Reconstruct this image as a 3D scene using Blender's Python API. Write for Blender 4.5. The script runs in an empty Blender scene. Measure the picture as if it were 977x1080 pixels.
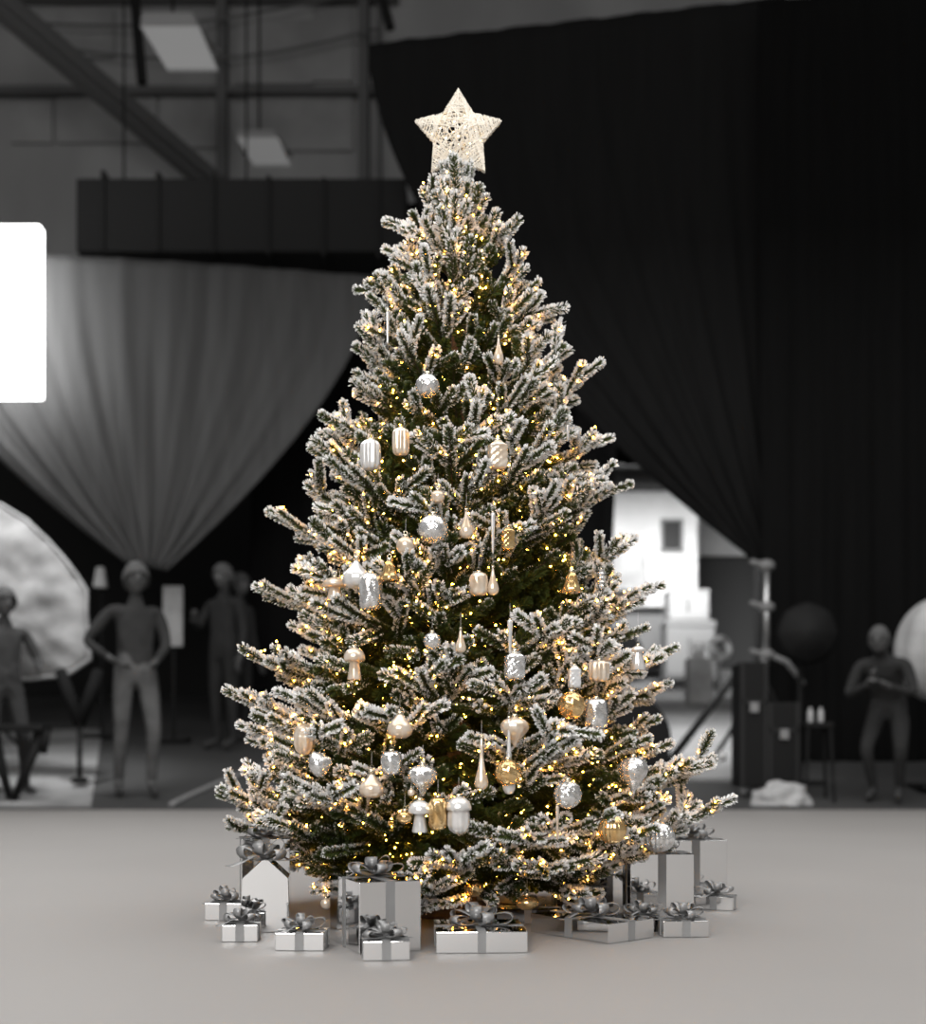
import bpy, bmesh, math, random
import numpy as np
from mathutils import Vector, Matrix, noise

PI = math.pi
SC = bpy.context.scene
COL = SC.collection
random.seed(7)
RNG = np.random.default_rng(11)

# ------------------------------------------------------------------ camera frame
F = 1250.0          # focal length in pixels (977 px wide frame)
DT = 2.64           # camera to trunk
H = 0.338           # camera height
CX = 0.0116
CY = -DT
U0, V0 = 488.5, 802.0


def at(u, v, D):
    """point at distance D whose sight line passes through a pixel"""
    return Vector((CX + (u - U0) * D / F, D + CY, H - (v - V0) * D / F))


def fl(v):
    """distance of the studio floor seen at row v"""
    return H * F / (v - V0)


RAMP0, RAMPK = 8.15, 0.1529


def ramp_z(D):
    return RAMPK * (D - RAMP0)


# ------------------------------------------------------------------ materials
def mat(name, col, rough=0.5, metal=0.0, **kw):
    m = bpy.data.materials.new(name)
    m.use_nodes = True
    nt = m.node_tree
    b = nt.nodes['Principled BSDF']
    c = (col, col, col) if isinstance(col, (int, float)) else col
    b.inputs['Base Color'].default_value = (*c, 1)
    b.inputs['Roughness'].default_value = rough
    b.inputs['Metallic'].default_value = metal
    for k, v in kw.items():
        b.inputs[k].default_value = v
    return m


def noisy(m, scale, lo, hi, detail=3.0, stretch=(1, 1, 1), bump=0.0, obj=False):
    """vary a material's colour between two tones with a noise texture"""
    nt = m.node_tree
    b = nt.nodes['Principled BSDF']
    tc = nt.nodes.new('ShaderNodeTexCoord')
    mp = nt.nodes.new('ShaderNodeMapping')
    mp.inputs['Scale'].default_value = stretch
    n = nt.nodes.new('ShaderNodeTexNoise')
    n.inputs['Scale'].default_value = scale
    n.inputs['Detail'].default_value = detail
    r = nt.nodes.new('ShaderNodeValToRGB')
    t3 = lambda c: (c, c, c) if isinstance(c, (int, float)) else c
    r.color_ramp.elements[0].color = (*t3(lo), 1)
    r.color_ramp.elements[1].color = (*t3(hi), 1)
    r.color_ramp.elements[0].position = 0.35
    r.color_ramp.elements[1].position = 0.65
    nt.links.new(tc.outputs['Object'], mp.inputs[0])
    nt.links.new(mp.outputs[0], n.inputs['Vector'])
    nt.links.new(n.outputs['Fac'], r.inputs[0])
    nt.links.new(r.outputs[0], b.inputs['Base Color'])
    if bump:
        bp = nt.nodes.new('ShaderNodeBump')
        bp.inputs['Strength'].default_value = bump
        bp.inputs['Distance'].default_value = 0.01
        nt.links.new(n.outputs['Fac'], bp.inputs['Height'])
        nt.links.new(bp.outputs[0], b.inputs['Normal'])
    return m


def emit(name, col, strength):
    m = bpy.data.materials.new(name)
    m.use_nodes = True
    b = m.node_tree.nodes['Principled BSDF']
    b.inputs['Base Color'].default_value = (*col, 1)
    b.inputs['Emission Color'].default_value = (*col, 1)
    b.inputs['Emission Strength'].default_value = strength
    return m


def needle_material():
    m = bpy.data.materials.new('flocked_needles')
    m.use_nodes = True
    nt = m.node_tree
    b = nt.nodes['Principled BSDF']
    a = nt.nodes.new('ShaderNodeAttribute')
    a.attribute_name = 'frost'
    r = nt.nodes.new('ShaderNodeValToRGB')
    e = r.color_ramp.elements
    e[0].position, e[0].color = 0.30, (0.045, 0.062, 0.009, 1)
    e[1].position, e[1].color = 0.60, (0.88, 0.87, 0.86, 1)
    x = e.new(0.45)
    x.color = (0.13, 0.155, 0.085, 1)
    nt.links.new(a.outputs['Fac'], r.inputs[0])
    nt.links.new(r.outputs[0], b.inputs['Base Color'])
    b.inputs['Roughness'].default_value = 0.75
    b.inputs['Specular IOR Level'].default_value = 0.25
    return m


M = {}
M['needle'] = needle_material()
M['twig'] = noisy(mat('twig_bark', (0.05, 0.035, 0.02), 0.8), 60, (0.03, 0.022, 0.01), (0.07, 0.05, 0.03))
M['trunk'] = noisy(mat('trunk_bark', (0.1, 0.06, 0.035), 0.8), 30, (0.07, 0.04, 0.022), (0.17, 0.10, 0.06), stretch=(1, 1, .2), bump=.4)
M['bulb'] = emit('warm_bulb', (1.0, 0.43, 0.055), 58.0)
M['star_led'] = emit('star_led', (1.0, 0.72, 0.38), 22.0)
M['wire'] = mat('green_wire', (0.015, 0.03, 0.012), 0.5)
M['star'] = mat('cream_thread', (0.86, 0.80, 0.70), 0.6)
M['pearl'] = noisy(mat('pearl_glass', (0.8, 0.79, 0.77), 0.20, 0.45), 40, (0.74, 0.72, 0.70), (0.88, 0.87, 0.85))
M['silver'] = noisy(mat('mercury_glass', (0.85, 0.85, 0.84), 0.16, 0.8), 75, (0.62, 0.60, 0.57), (0.92, 0.92, 0.91), bump=.35)
M['champagne'] = noisy(mat('champagne_glass', (0.85, 0.72, 0.55), 0.22, 0.5), 45, (0.72, 0.56, 0.40), (0.90, 0.80, 0.68))
M['gold'] = noisy(mat('gold_glass', (0.85, 0.58, 0.25), 0.18, 0.9), 45, (0.75, 0.46, 0.18), (0.92, 0.68, 0.36))
M['clear'] = mat('frosted_glass', (0.92, 0.92, 0.92), 0.12, 0.15, **{'Transmission Weight': 0.35})
M['cap'] = mat('cap_metal', (0.80, 0.72, 0.55), 0.25, 1.0)
M['thread'] = mat('hanging_thread', (0.55, 0.53, 0.50), 0.6)
M['paper'] = mat('silver_paper', (0.82, 0.82, 0.82), 0.045, 1.0)
M['shadepaper'] = mat('shade_toned_silver_paper', (0.16, 0.15, 0.145), 0.07, 1.0)  # silver paper with shade and dark reflections put into its colour
M['ribbon'] = noisy(mat('satin_ribbon', (0.22, 0.22, 0.22), 0.33, 0.25), 8, 0.23, 0.30)
M['floor'] = noisy(mat('studio_floor', (0.42, 0.415, 0.41), 0.6), 1.1, (0.242, 0.231, 0.222), (0.254, 0.243, 0.234), detail=2)
M['hallfloor'] = noisy(mat('hall_floor', 0.15, 0.7), 0.9, 0.028, 0.045, detail=4)
M['daylitfloor'] = noisy(mat('daylit_floor_tone', 0.28, 0.8), 1.4, 0.24, 0.32, detail=4)  # pale tone standing in for daylight on the doorway floor
M['litpatch'] = noisy(mat('light_patch_tone', 0.18, 0.8), 2.2, 0.12, 0.24, detail=4)  # pale tone standing in for a patch of light
M['clad'] = noisy(mat('wall_cladding', 0.05, 0.8), 0.7, 0.30, 0.40, stretch=(1, 1, .4))
M['clad2'] = noisy(mat('wall_panel', 0.04, 0.8), 1.2, 0.26, 0.36)
M['beam'] = mat('steel_beam', 0.12, 0.6)
M['beamdark'] = mat('dark_steel', 0.014, 0.7, **{'Specular IOR Level': 0.12})
M['black'] = mat('black_wall', 0.010, 0.9)
M['velvet'] = noisy(mat('black_velvet', 0.008, 0.95), 3, 0.0046, 0.0056, stretch=(4, 4, .3))
M['velvet'].node_tree.nodes['Principled BSDF'].inputs['Specular IOR Level'].default_value = 0.1
M['velvet2'] = noisy(mat('black_felt', 0.011, 0.95, **{'Specular IOR Level': 0.1}), 3, 0.0105, 0.012, stretch=(4, 4, .3))
M['duct'] = mat('duct_metal', 0.026, 0.7, **{'Specular IOR Level': 0.12})
M['greycloth'] = noisy(mat('grey_drape', 0.075, 0.9), 3, 0.056, 0.07, stretch=(4, 4, .3))
M['softbox'] = emit('softbox_diffuser', (1, 1, 1), 8.0)
M['lampshell'] = mat('lamp_shell', 0.30, 0.5)
M['lamplens'] = mat('dim_tubes', 0.3, 0.5, **{'Emission Color': (1, 1, 1, 1), 'Emission Strength': 0.10})
M['white'] = noisy(mat('white_paint', 0.72, 0.6), 2, 0.68, 0.76)
M['whitebox'] = mat('white_board', 0.33, 0.6)
M['brightbox'] = mat('bright_board', 0.5, 0.6)
M['reflector'] = noisy(mat('white_crumpled_cloth', 0.55, 0.8), 3.0, 0.12, 0.27, detail=3, bump=.6)
M['pane'] = mat('dark_glass', 0.03, 0.5, **{'Specular IOR Level': 0.2})
M['roof'] = mat('grey_roofing', 0.06, 0.8)
M['midgrey'] = mat('mid_grey', 0.20, 0.6)
M['palegrey'] = noisy(mat('pale_grey', 0.38, 0.7), 4, 0.30, 0.44)
M['darkcase'] = mat('black_case', 0.010, 0.7, **{'Specular IOR Level': 0.15})
M['chrome'] = mat('stand_chrome', 0.6, 0.3, 0.9)
M['skin'] = mat('skin_grey', 0.06, 0.6)
M['hair'] = mat('hair_dark', 0.03, 0.8)
M['hairpale'] = mat('hair_pale', 0.07, 0.8)
M['cloth_dark'] = noisy(mat('cloth_dark', 0.02, 0.9), 5, 0.009, 0.018)
M['cloth_mid'] = noisy(mat('cloth_mid', 0.04, 0.9), 5, 0.012, 0.022)
M['cloth_pale'] = noisy(mat('cloth_pale', 0.17, 0.9), 5, 0.055, 0.10)
M['eye'] = mat('eye_dark', 0.01, 0.3)


# ------------------------------------------------------------------ mesh helpers
class MB:
    def __init__(s):
        s.v, s.f, s.mi = [], [], []

    def add(s, verts, faces, mi=0):
        o = len(s.v)
        s.v += [tuple(p) for p in verts]
        s.f += [tuple(i + o for i in f) for f in faces]
        s.mi += [mi] * len(faces)

    def box(s, c, d, M4=None, mi=0, taper=1.0):
        x, y, z = (k / 2 for k in d)
        vs = []
        for zz, k in ((-z, 1.0), (z, taper)):
            for xx, yy in ((-x, -y), (x, -y), (x, y), (-x, y)):
                p = Vector((xx * k, yy * k, zz))
                if M4 is not None:
                    p = M4 @ p
                vs.append(p + Vector(c))
        s.add(vs, [(3, 2, 1, 0), (4, 5, 6, 7), (0, 1, 5, 4), (1, 2, 6, 5), (2, 3, 7, 6), (3, 0, 4, 7)], mi)

    def tube(s, pts, rad, n=8, mi=0, cap=True):
        pts = [Vector(p) for p in pts]
        R = rad if isinstance(rad, (list, tuple)) else [rad] * len(pts)
        rings, ref = [], None
        for i, p in enumerate(pts):
            t = (pts[min(i + 1, len(pts) - 1)] - pts[max(i - 1, 0)]).normalized()
            if ref is None:
                ref = t.cross(Vector((0, 0, 1)))
                if ref.length < .05:
                    ref = t.cross(Vector((1, 0, 0)))
            ref = (ref - t * ref.dot(t)).normalized()
            b = t.cross(ref)
            rings.append([p + (ref * math.cos(2 * PI * k / n) + b * math.sin(2 * PI * k / n)) * R[i] for k in range(n)])
        vs = [q for r in rings for q in r]
        fs = []
        for i in range(len(pts) - 1):
            for k in range(n):
                fs.append((i * n + k, i * n + (k + 1) % n, (i + 1) * n + (k + 1) % n, (i + 1) * n + k))
        if cap:
            fs.append(tuple(reversed(range(n))))
            fs.append(tuple(range((len(pts) - 1) * n, len(pts) * n)))
        s.add(vs, fs, mi)

    def lathe(s, prof, n=32, mod=None, mi=0, c=(0, 0, 0)):
        vs, fs = [], []
        for (r, z) in prof:
            for k in range(n):
                a = 2 * PI * k / n
                rr = max(r, 1e-5)
                if mod:
                    rr *= mod(a, z)
                vs.append((c[0] + rr * math.cos(a), c[1] + rr * math.sin(a), c[2] + z))
        for i in range(len(prof) - 1):
            for k in range(n):
                fs.append((i * n + k, i * n + (k + 1) % n, (i + 1) * n + (k + 1) % n, (i + 1) * n + k))
        s.add(vs, fs, mi)

    def strip(s, pts, width_dirs, w, th=0.0008, mi=0):
        """ribbon strip with thickness; pts path, width_dirs unit vectors across"""
        W = w if isinstance(w, (list, tuple)) else [w] * len(pts)
        vs = []
        n = len(pts)
        for i in range(n):
            p = Vector(pts[i])
            t = (Vector(pts[min(i + 1, n - 1)]) - Vector(pts[max(i - 1, 0)])).normalized()
            wd = Vector(width_dirs[i]).normalized()
            nn = t.cross(wd).normalized() * th / 2
            a, b = wd * W[i] / 2, -wd * W[i] / 2
            vs += [p + a + nn, p + b + nn, p + b - nn, p + a - nn]
        fs = []
        for i in range(n - 1):
            o, q = i * 4, i * 4 + 4
            for k in range(4):
                fs.append((o + k, o + (k + 1) % 4, q + (k + 1) % 4, q + k))
        fs += [(3, 2, 1, 0), tuple(range(n * 4 - 4, n * 4))]
        s.add(vs, fs, mi)

    def prism(s, poly, y0, y1, mi=0):
        n = len(poly)
        vs = [(p[0], y0, p[1]) for p in poly] + [(p[0], y1, p[1]) for p in poly]
        fs = [tuple(range(n)), tuple(reversed(range(n, 2 * n)))]
        for i in range(n):
            j = (i + 1) % n
            fs.append((j, i, i + n, j + n))
        s.add(vs, fs, mi)

    def ball(s, c, r, n=10, sc=(1, 1, 1), mi=0):
        pr = [(math.sin(PI * i / n) * r, -math.cos(PI * i / n) * r) for i in range(n + 1)]
        vs, fs = [], []
        m = n * 2
        for (rr, z) in pr:
            for k in range(m):
                a = 2 * PI * k / m
                vs.append((c[0] + rr * math.cos(a) * sc[0], c[1] + rr * math.sin(a) * sc[1], c[2] + z * sc[2]))
        for i in range(n):
            for k in range(m):
                fs.append((i * m + k, i * m + (k + 1) % m, (i + 1) * m + (k + 1) % m, (i + 1) * m + k))
        s.add(vs, fs, mi)

    def mesh(s, name, mats, smooth=False):
        me = bpy.data.meshes.new(name)
        me.from_pydata(s.v, [], s.f)
        for m in (mats if isinstance(mats, (list, tuple)) else [mats]):
            me.materials.append(m)
        me.polygons.foreach_set('material_index', s.mi)
        bm = bmesh.new()
        bm.from_mesh(me)
        bmesh.ops.remove_doubles(bm, verts=bm.verts, dist=1e-6)
        bmesh.ops.recalc_face_normals(bm, faces=bm.faces)
        bm.to_mesh(me)
        bm.free()
        if smooth:
            me.polygons.foreach_set('use_smooth', [True] * len(me.polygons))
        me.update()
        return me

    def build(s, name, mats, parent=None, loc=(0, 0, 0), rz=0.0, smooth=False, bevel=0.0, seg=2):
        o = bpy.data.objects.new(name, s.mesh(name, mats, smooth))
        COL.objects.link(o)
        o.parent = parent
        o.location = loc
        o.rotation_euler = (0, 0, rz)
        if bevel:
            bv = o.modifiers.new('bevel', 'BEVEL')
            bv.width = bevel
            bv.segments = seg
            bv.limit_method = 'ANGLE'
        return o


def tag(o, label, cat, group=None, kind=None):
    o['label'] = label
    o['category'] = cat
    if group:
        o['group'] = group
    if kind:
        o['kind'] = kind
    return o


def thing(name, label, cat, loc=(0, 0, 0), rz=0.0, group=None):
    o = bpy.data.objects.new(name, None)
    COL.objects.link(o)
    o.location = loc
    o.rotation_euler = (0, 0, rz)
    return tag(o, label, cat, group)


def struct(name, mb, m, **kw):
    o = mb.build(name, m, **kw)
    o['kind'] = 'structure'
    return o


# ------------------------------------------------------------------ tree profile
PX = DT / F
PROF = [(168, 14), (185, 28), (205, 36), (240, 52), (300, 84), (340, 100), (400, 116), (455, 143), (515, 174), (575, 184),
        (625, 200), (690, 218), (735, 222), (800, 248), (845, 264), (880, 252), (915, 215), (945, 170)]
PZ = np.array([H - (y - V0) * PX for y, r in PROF])[::-1]
PR = np.array([r * PX for y, r in PROF])[::-1]


def Rz(z):
    return float(np.interp(z, PZ, PR))


# ------------------------------------------------------------------ ornaments (where they hang)
# kind, u, v (centre), width px, height px, material, edge?, label
ORN = [
 ('ball_band', 451, 407, 25, 25, 'silver', 0, 'silver glass ball ornament with ridged band, highest round one on the tree'),
 ('teardrop', 526, 370, 11, 30, 'champagne', 0, 'slim champagne teardrop ornament high on the tree below the star'),
 ('icicle', 409, 346, 4, 36, 'pearl', 1, 'thin white icicle ornament hanging high near the upper branch tips'),
 ('barrel_rib', 391, 480, 21, 31, 'pearl', 0, 'white ribbed barrel ornament lit gold on one side, above the dark back drape'),
 ('barrel_rib', 423, 466, 18, 28, 'champagne', 0, 'champagne ribbed barrel ornament hanging close to a white ribbed barrel'),
 ('lantern', 525, 480, 23, 30, 'champagne', 0, 'square embossed champagne lantern ornament in the upper half of the tree'),
 ('icicle', 599, 457, 4, 18, 'pearl', 1, 'short white icicle ornament below an upper bough tip'),
 ('ball_band', 457, 558, 31, 31, 'silver', 0, 'large silver ball ornament with a mosaic band at mid height'),
 ('ball', 428, 576, 20, 20, 'champagne', 0, 'plain champagne ball ornament just below the large mosaic band ball'),
 ('ball', 462, 524, 15, 14, 'champagne', 0, 'small champagne ball ornament directly above the large mosaic band ball'),
 ('onion_up', 376, 605, 30, 32, 'pearl', 0, 'pearl onion shaped ornament pointing up above an embossed barrel'),
 ('mushroom', 353, 621, 26, 24, 'champagne', 1, 'broad champagne mushroom ornament beside the upward pearl onion'),
 ('barrel_emb', 391, 624, 24, 38, 'silver', 0, 'tall silver embossed barrel ornament at mid height'),
 ('bell', 411, 602, 22, 22, 'gold', 0, 'gold flared bell ornament above and beside the tall silver barrel'),
 ('teardrop', 492, 553, 16, 30, 'champagne', 0, 'copper toned teardrop ornament near the centre at mid height'),
 ('lantern', 536, 568, 15, 24, 'gold', 0, 'small gold lantern ornament glowing near the centre of the tree'),
 ('icicle', 520, 562, 5, 44, 'pearl', 0, 'long white icicle ornament between the copper teardrop and gold lantern'),
 ('teardrop', 520, 613, 13, 30, 'champagne', 0, 'pale pink teardrop ornament hanging beside a small embossed barrel'),
 ('barrel_emb', 505, 616, 19, 24, 'champagne', 0, 'small champagne embossed barrel ornament touching a pale teardrop'),
 ('icicle_fac', 634, 611, 7, 22, 'silver', 1, 'faceted silver icicle ornament in front of the white trailer'),
 ('bell', 603, 614, 24, 22, 'gold', 0, 'gold bell ornament tucked in the boughs by the faceted icicle'),
 ('mushroom', 374, 700, 23, 34, 'champagne', 0, 'slender champagne mushroom ornament hanging alone below the mid height barrel'),
 ('acorn', 321, 780, 23, 34, 'champagne', 1, 'champagne ribbed acorn ornament under a long low bough'),
 ('pear', 422, 766, 28, 26, 'champagne', 0, 'squat champagne pear ornament above the small embossed barrel low down'),
 ('pear_side', 340, 809, 28, 24, 'silver', 0, 'silver pear ornament lying tilted under the ribbed acorn'),
 ('onion_up', 392, 828, 27, 28, 'champagne', 0, 'dull champagne onion ornament with a short neck low on the tree'),
 ('barrel_emb', 413, 805, 22, 25, 'silver', 0, 'small silver embossed barrel ornament beside the dull champagne onion'),
 ('onion_dn', 446, 823, 31, 34, 'silver', 0, 'silver spinning top ornament pointing down above a pair of mushrooms'),
 ('mushroom', 443, 861, 25, 34, 'pearl', 0, 'pearl mushroom ornament with a plain stem beside a gold embossed barrel'),
 ('barrel_emb', 462, 858, 20, 34, 'gold', 0, 'gold embossed barrel ornament squeezed between two pearl mushrooms'),
 ('acorn_cap', 484, 860, 27, 40, 'pearl', 0, 'large pearl mushroom shaped acorn ornament with a ribbed rounded lower body'),
 ('ball_flat', 427, 862, 17, 14, 'gold', 0, 'flattened gold ball ornament hanging beside the plain stem mushroom'),
 ('ball', 434, 836, 8, 8, 'champagne', 0, 'tiny champagne bead ornament under the silver spinning top'),
 ('lantern', 543, 702, 24, 30, 'silver', 0, 'square silver lantern ornament with gold top in the middle of the tree'),
 ('icicle', 538, 672, 6, 38, 'pearl', 0, 'white icicle ornament hanging right above the square silver lantern'),
 ('onion_dn', 543, 772, 30, 32, 'champagne', 0, 'champagne spinning top ornament behind the tip of a long drop'),
 ('drop_long', 537, 797, 14, 82, 'pearl', 0, 'very long pearl glass drop ornament in front of a gold ball'),
 ('drop_long', 508, 805, 15, 56, 'champagne', 0, 'long champagne drop ornament, next to the very long pearl drop'),
 ('ball_emb', 536, 815, 28, 28, 'gold', 0, 'gold embossed ball ornament behind the very long pearl drop'),
 ('ball_emb', 599, 838, 29, 30, 'silver', 0, 'silver hammered ball ornament with gold cap above the dark tall gift'),
 ('ball_emb', 603, 744, 29, 29, 'gold', 0, 'gold and silver hammered ball ornament beside a hexagonal barrel'),
 ('barrel_emb', 629, 753, 25, 32, 'silver', 0, 'silver hexagonal embossed barrel ornament beside a hammered ball'),
 ('bell_slim', 673, 694, 18, 26, 'pearl', 1, 'slim pearl bell ornament on a long thread in front of the outdoor boxes'),
 ('onion_dn', 668, 818, 32, 40, 'silver', 1, 'silver spinning top ornament hanging free on a thread by the lowest boughs'),
 ('ball_rib', 646, 875, 29, 31, 'gold', 0, 'gold and silver ribbed ball ornament above the tall silver gifts'),
 ('ball_rib', 694, 883, 36, 32, 'silver', 1, 'wide silver ribbed ball ornament resting low over a gift top'),
 ('lantern', 606, 714, 15, 24, 'clear', 0, 'small frosted lantern ornament in shade above the hammered ball'),
 ('barrel_rib', 632, 708, 22, 22, 'champagne', 0, 'short champagne barrel ornament below the faceted icicle'),
 ('ball_flat', 556, 952, 25, 16, 'gold', 0, 'gold flattened ball ornament close to the floor behind the flat gifts'),
 ('ball_emb', 500, 937, 22, 18, 'gold', 0, 'gold lumpy ball ornament under the lowest boughs above a bow'),
 ('ball', 344, 953, 12, 12, 'champagne', 0, 'small rosy ball ornament near the floor beside the large silver gift'),
 ('icicle', 588, 868, 4, 38, 'champagne', 0, 'thin champagne icicle ornament hanging under the silver hammered ball'),
 ('teardrop', 486, 676, 12, 26, 'champagne', 0, 'small rosy teardrop ornament in the boughs at tree centre'),
 ('ball_emb', 456, 676, 18, 18, 'silver', 0, 'small silver hammered ball ornament half hidden near the tree centre'),
]
ORNPOS = []
for (k, u, v, w, h, mt, edge, lab) in ORN:
    D = 2.25
    for it in range(6):
        p = at(u, v, D)
        R = max(Rz(p.z), .12)
        q = max(0.05, 1 - (p.x / R) ** 2)
        y = -R * math.sqrt(q) * .93
        if edge:
            y = min(y * .8, -0.10)
        if v > 930:
            y = -0.30
        D = y + DT
    ORNPOS.append((at(u, v, D), w * D / F, h * D / F, D))
OC = np.array([[p.x, p.y, p.z] for p, w, h, D in ORNPOS])
ORAD = np.array([max(w, h * .8) / 2 for p, w, h, D in ORNPOS])
rad_dir = OC.copy()
rad_dir[:, 2] = 0
rad_dir /= np.linalg.norm(rad_dir, axis=1)[:, None]
rad_dir[:, 1] -= 0.8
rad_dir /= np.linalg.norm(rad_dir, axis=1)[:, None]


GIFTS = [
    dict(corner_u=255, corner_v=966, theta=math.radians(14), w=.105, l=.100, h=.166, label='tall silver gift box standing behind the gable topped gift', bow=.10, seed=1),
    dict(corner_u=255, corner_v=984, theta=math.radians(6), w=.0905, l=.085, h=.106, label='silver gable topped gift with a wide flat bow on its peak', bow=.128, seed=2, gable=.037, name='gable_gift_box'),
    dict(corner_u=216, corner_v=971, theta=math.radians(-4), w=.078, l=.07, h=.036, label='small silver gift box outermost on the side of the gable gift', bow=.085, seed=3),
    dict(corner_u=234, corner_v=994, theta=math.radians(4), w=.066, l=.062, h=.031, label='small silver gift box on the floor in front of the gable gift', bow=.08, seed=4),
    dict(corner_u=290, corner_v=1003, theta=math.radians(-2), w=.087, l=.075, h=.031, label='small silver gift box between the gable gift and the large box', bow=.082, seed=5),
    dict(corner_u=379, corner_v=1007, theta=math.radians(21.8), w=.114, l=.19, h=.125, label='large silver gift box turned cornerwise in front of the tree', bow=.105, rw=.017, seed=6),
    dict(corner_u=383, corner_v=1014, theta=math.radians(6), w=.079, l=.062, h=.0325, label='small silver gift box leaning close against the large cornerwise box', bow=.085, seed=7),
    dict(corner_u=460, corner_v=1006, theta=math.radians(3), w=.161, l=.165, h=.0373, label='wide flat silver gift box reflecting the golden tree lights', bow=.115, rw=.015, seed=8),
    dict(corner_u=642, corner_v=996, theta=math.radians(40.6), w=.128, l=.206, h=.0366, label='flat silver gift box set diagonally with its corner to the viewer', bow=.115, rw=.018, seed=9),
    dict(corner_u=607, corner_v=962, theta=math.radians(4), w=.072, l=.07, h=.052, label='dark reflecting square gift box half hidden behind the diagonal flat box', bow=.082, seed=10),
    dict(corner_u=665, corner_v=969, theta=math.radians(2), w=.137, l=.10, h=.137, label='tall silver gift box with a vertical ribbon in front of an even taller one', bow=.10, rw=.018, seed=11),
    dict(corner_u=701, corner_v=951, theta=math.radians(2), w=.152, l=.11, h=.146, label='tallest silver gift box at the back under the low bough tips', bow=.115, rw=.02, seed=12),
    dict(corner_u=700, corner_v=989, theta=math.radians(3), w=.088, l=.07, h=.031, label='small silver gift box in front of the tall ribboned box', bow=.085, seed=13),
    dict(corner_u=664, corner_v=983, theta=math.radians(0), w=.062, l=.05, h=.030, label='small dark silver gift box wedged between diagonal flat box and tall box', bow=.08, seed=14),
    dict(corner_u=773, corner_v=961, theta=math.radians(67), w=.06, l=.088, h=.030, label='small silver gift box at the far edge beside the tallest box', bow=.09, seed=15),
    dict(corner_u=588, corner_v=957, theta=math.radians(3), w=.13, l=.11, h=.150, label='tall dark gift box in the shade under the boughs behind the square box', bow=.11, rw=.018, seed=16),
    dict(corner_u=524, corner_v=974, theta=math.radians(-6), w=.130, l=.085, h=.030, label='flat dark reflecting gift box half hidden behind the wide flat box', bow=.07, seed=17),
]


def gift_frame(g):
    D = fl(g['corner_v'])
    p = at(g['corner_u'], g['corner_v'], D)
    c, s_ = math.cos(g['theta']), math.sin(g['theta'])
    ctr = Vector((p.x, p.y, 0)) + Vector((c, s_, 0)) * (g['w'] / 2) + Vector((-s_, c, 0)) * (g['l'] / 2)
    return ctr, c, s_


GF = [(*gift_frame(g), g['w'] / 2, g['l'] / 2, g['h'] + g.get('gable', 0)) for g in GIFTS]


def in_gift(pts, mg=.014):
    for p in pts:
        for ctr, c, s_, a, b, h in GF:
            x, y = p[0] - ctr.x, p[1] - ctr.y
            if abs(x * c + y * s_) < a + mg and abs(-x * s_ + y * c) < b + mg and p[2] < h + mg:
                return True
    return False


def blocked(pts, extra=0.012):
    """true when a shoot would run through an ornament or lie right outside of it"""
    P = np.asarray(pts)[:, None, :] - OC[None]
    t = np.clip((P * rad_dir[None]).sum(2), 0, 0.30)
    d = np.linalg.norm(P - t[..., None] * rad_dir[None], axis=2)
    return bool((d < (ORAD * .85 + extra)[None]).any()) or in_gift(pts)


# ------------------------------------------------------------------ tree foliage
def unit(a):
    return a / (np.linalg.norm(a) + 1e-9)


UP = np.array([0., 0., 1.])


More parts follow.
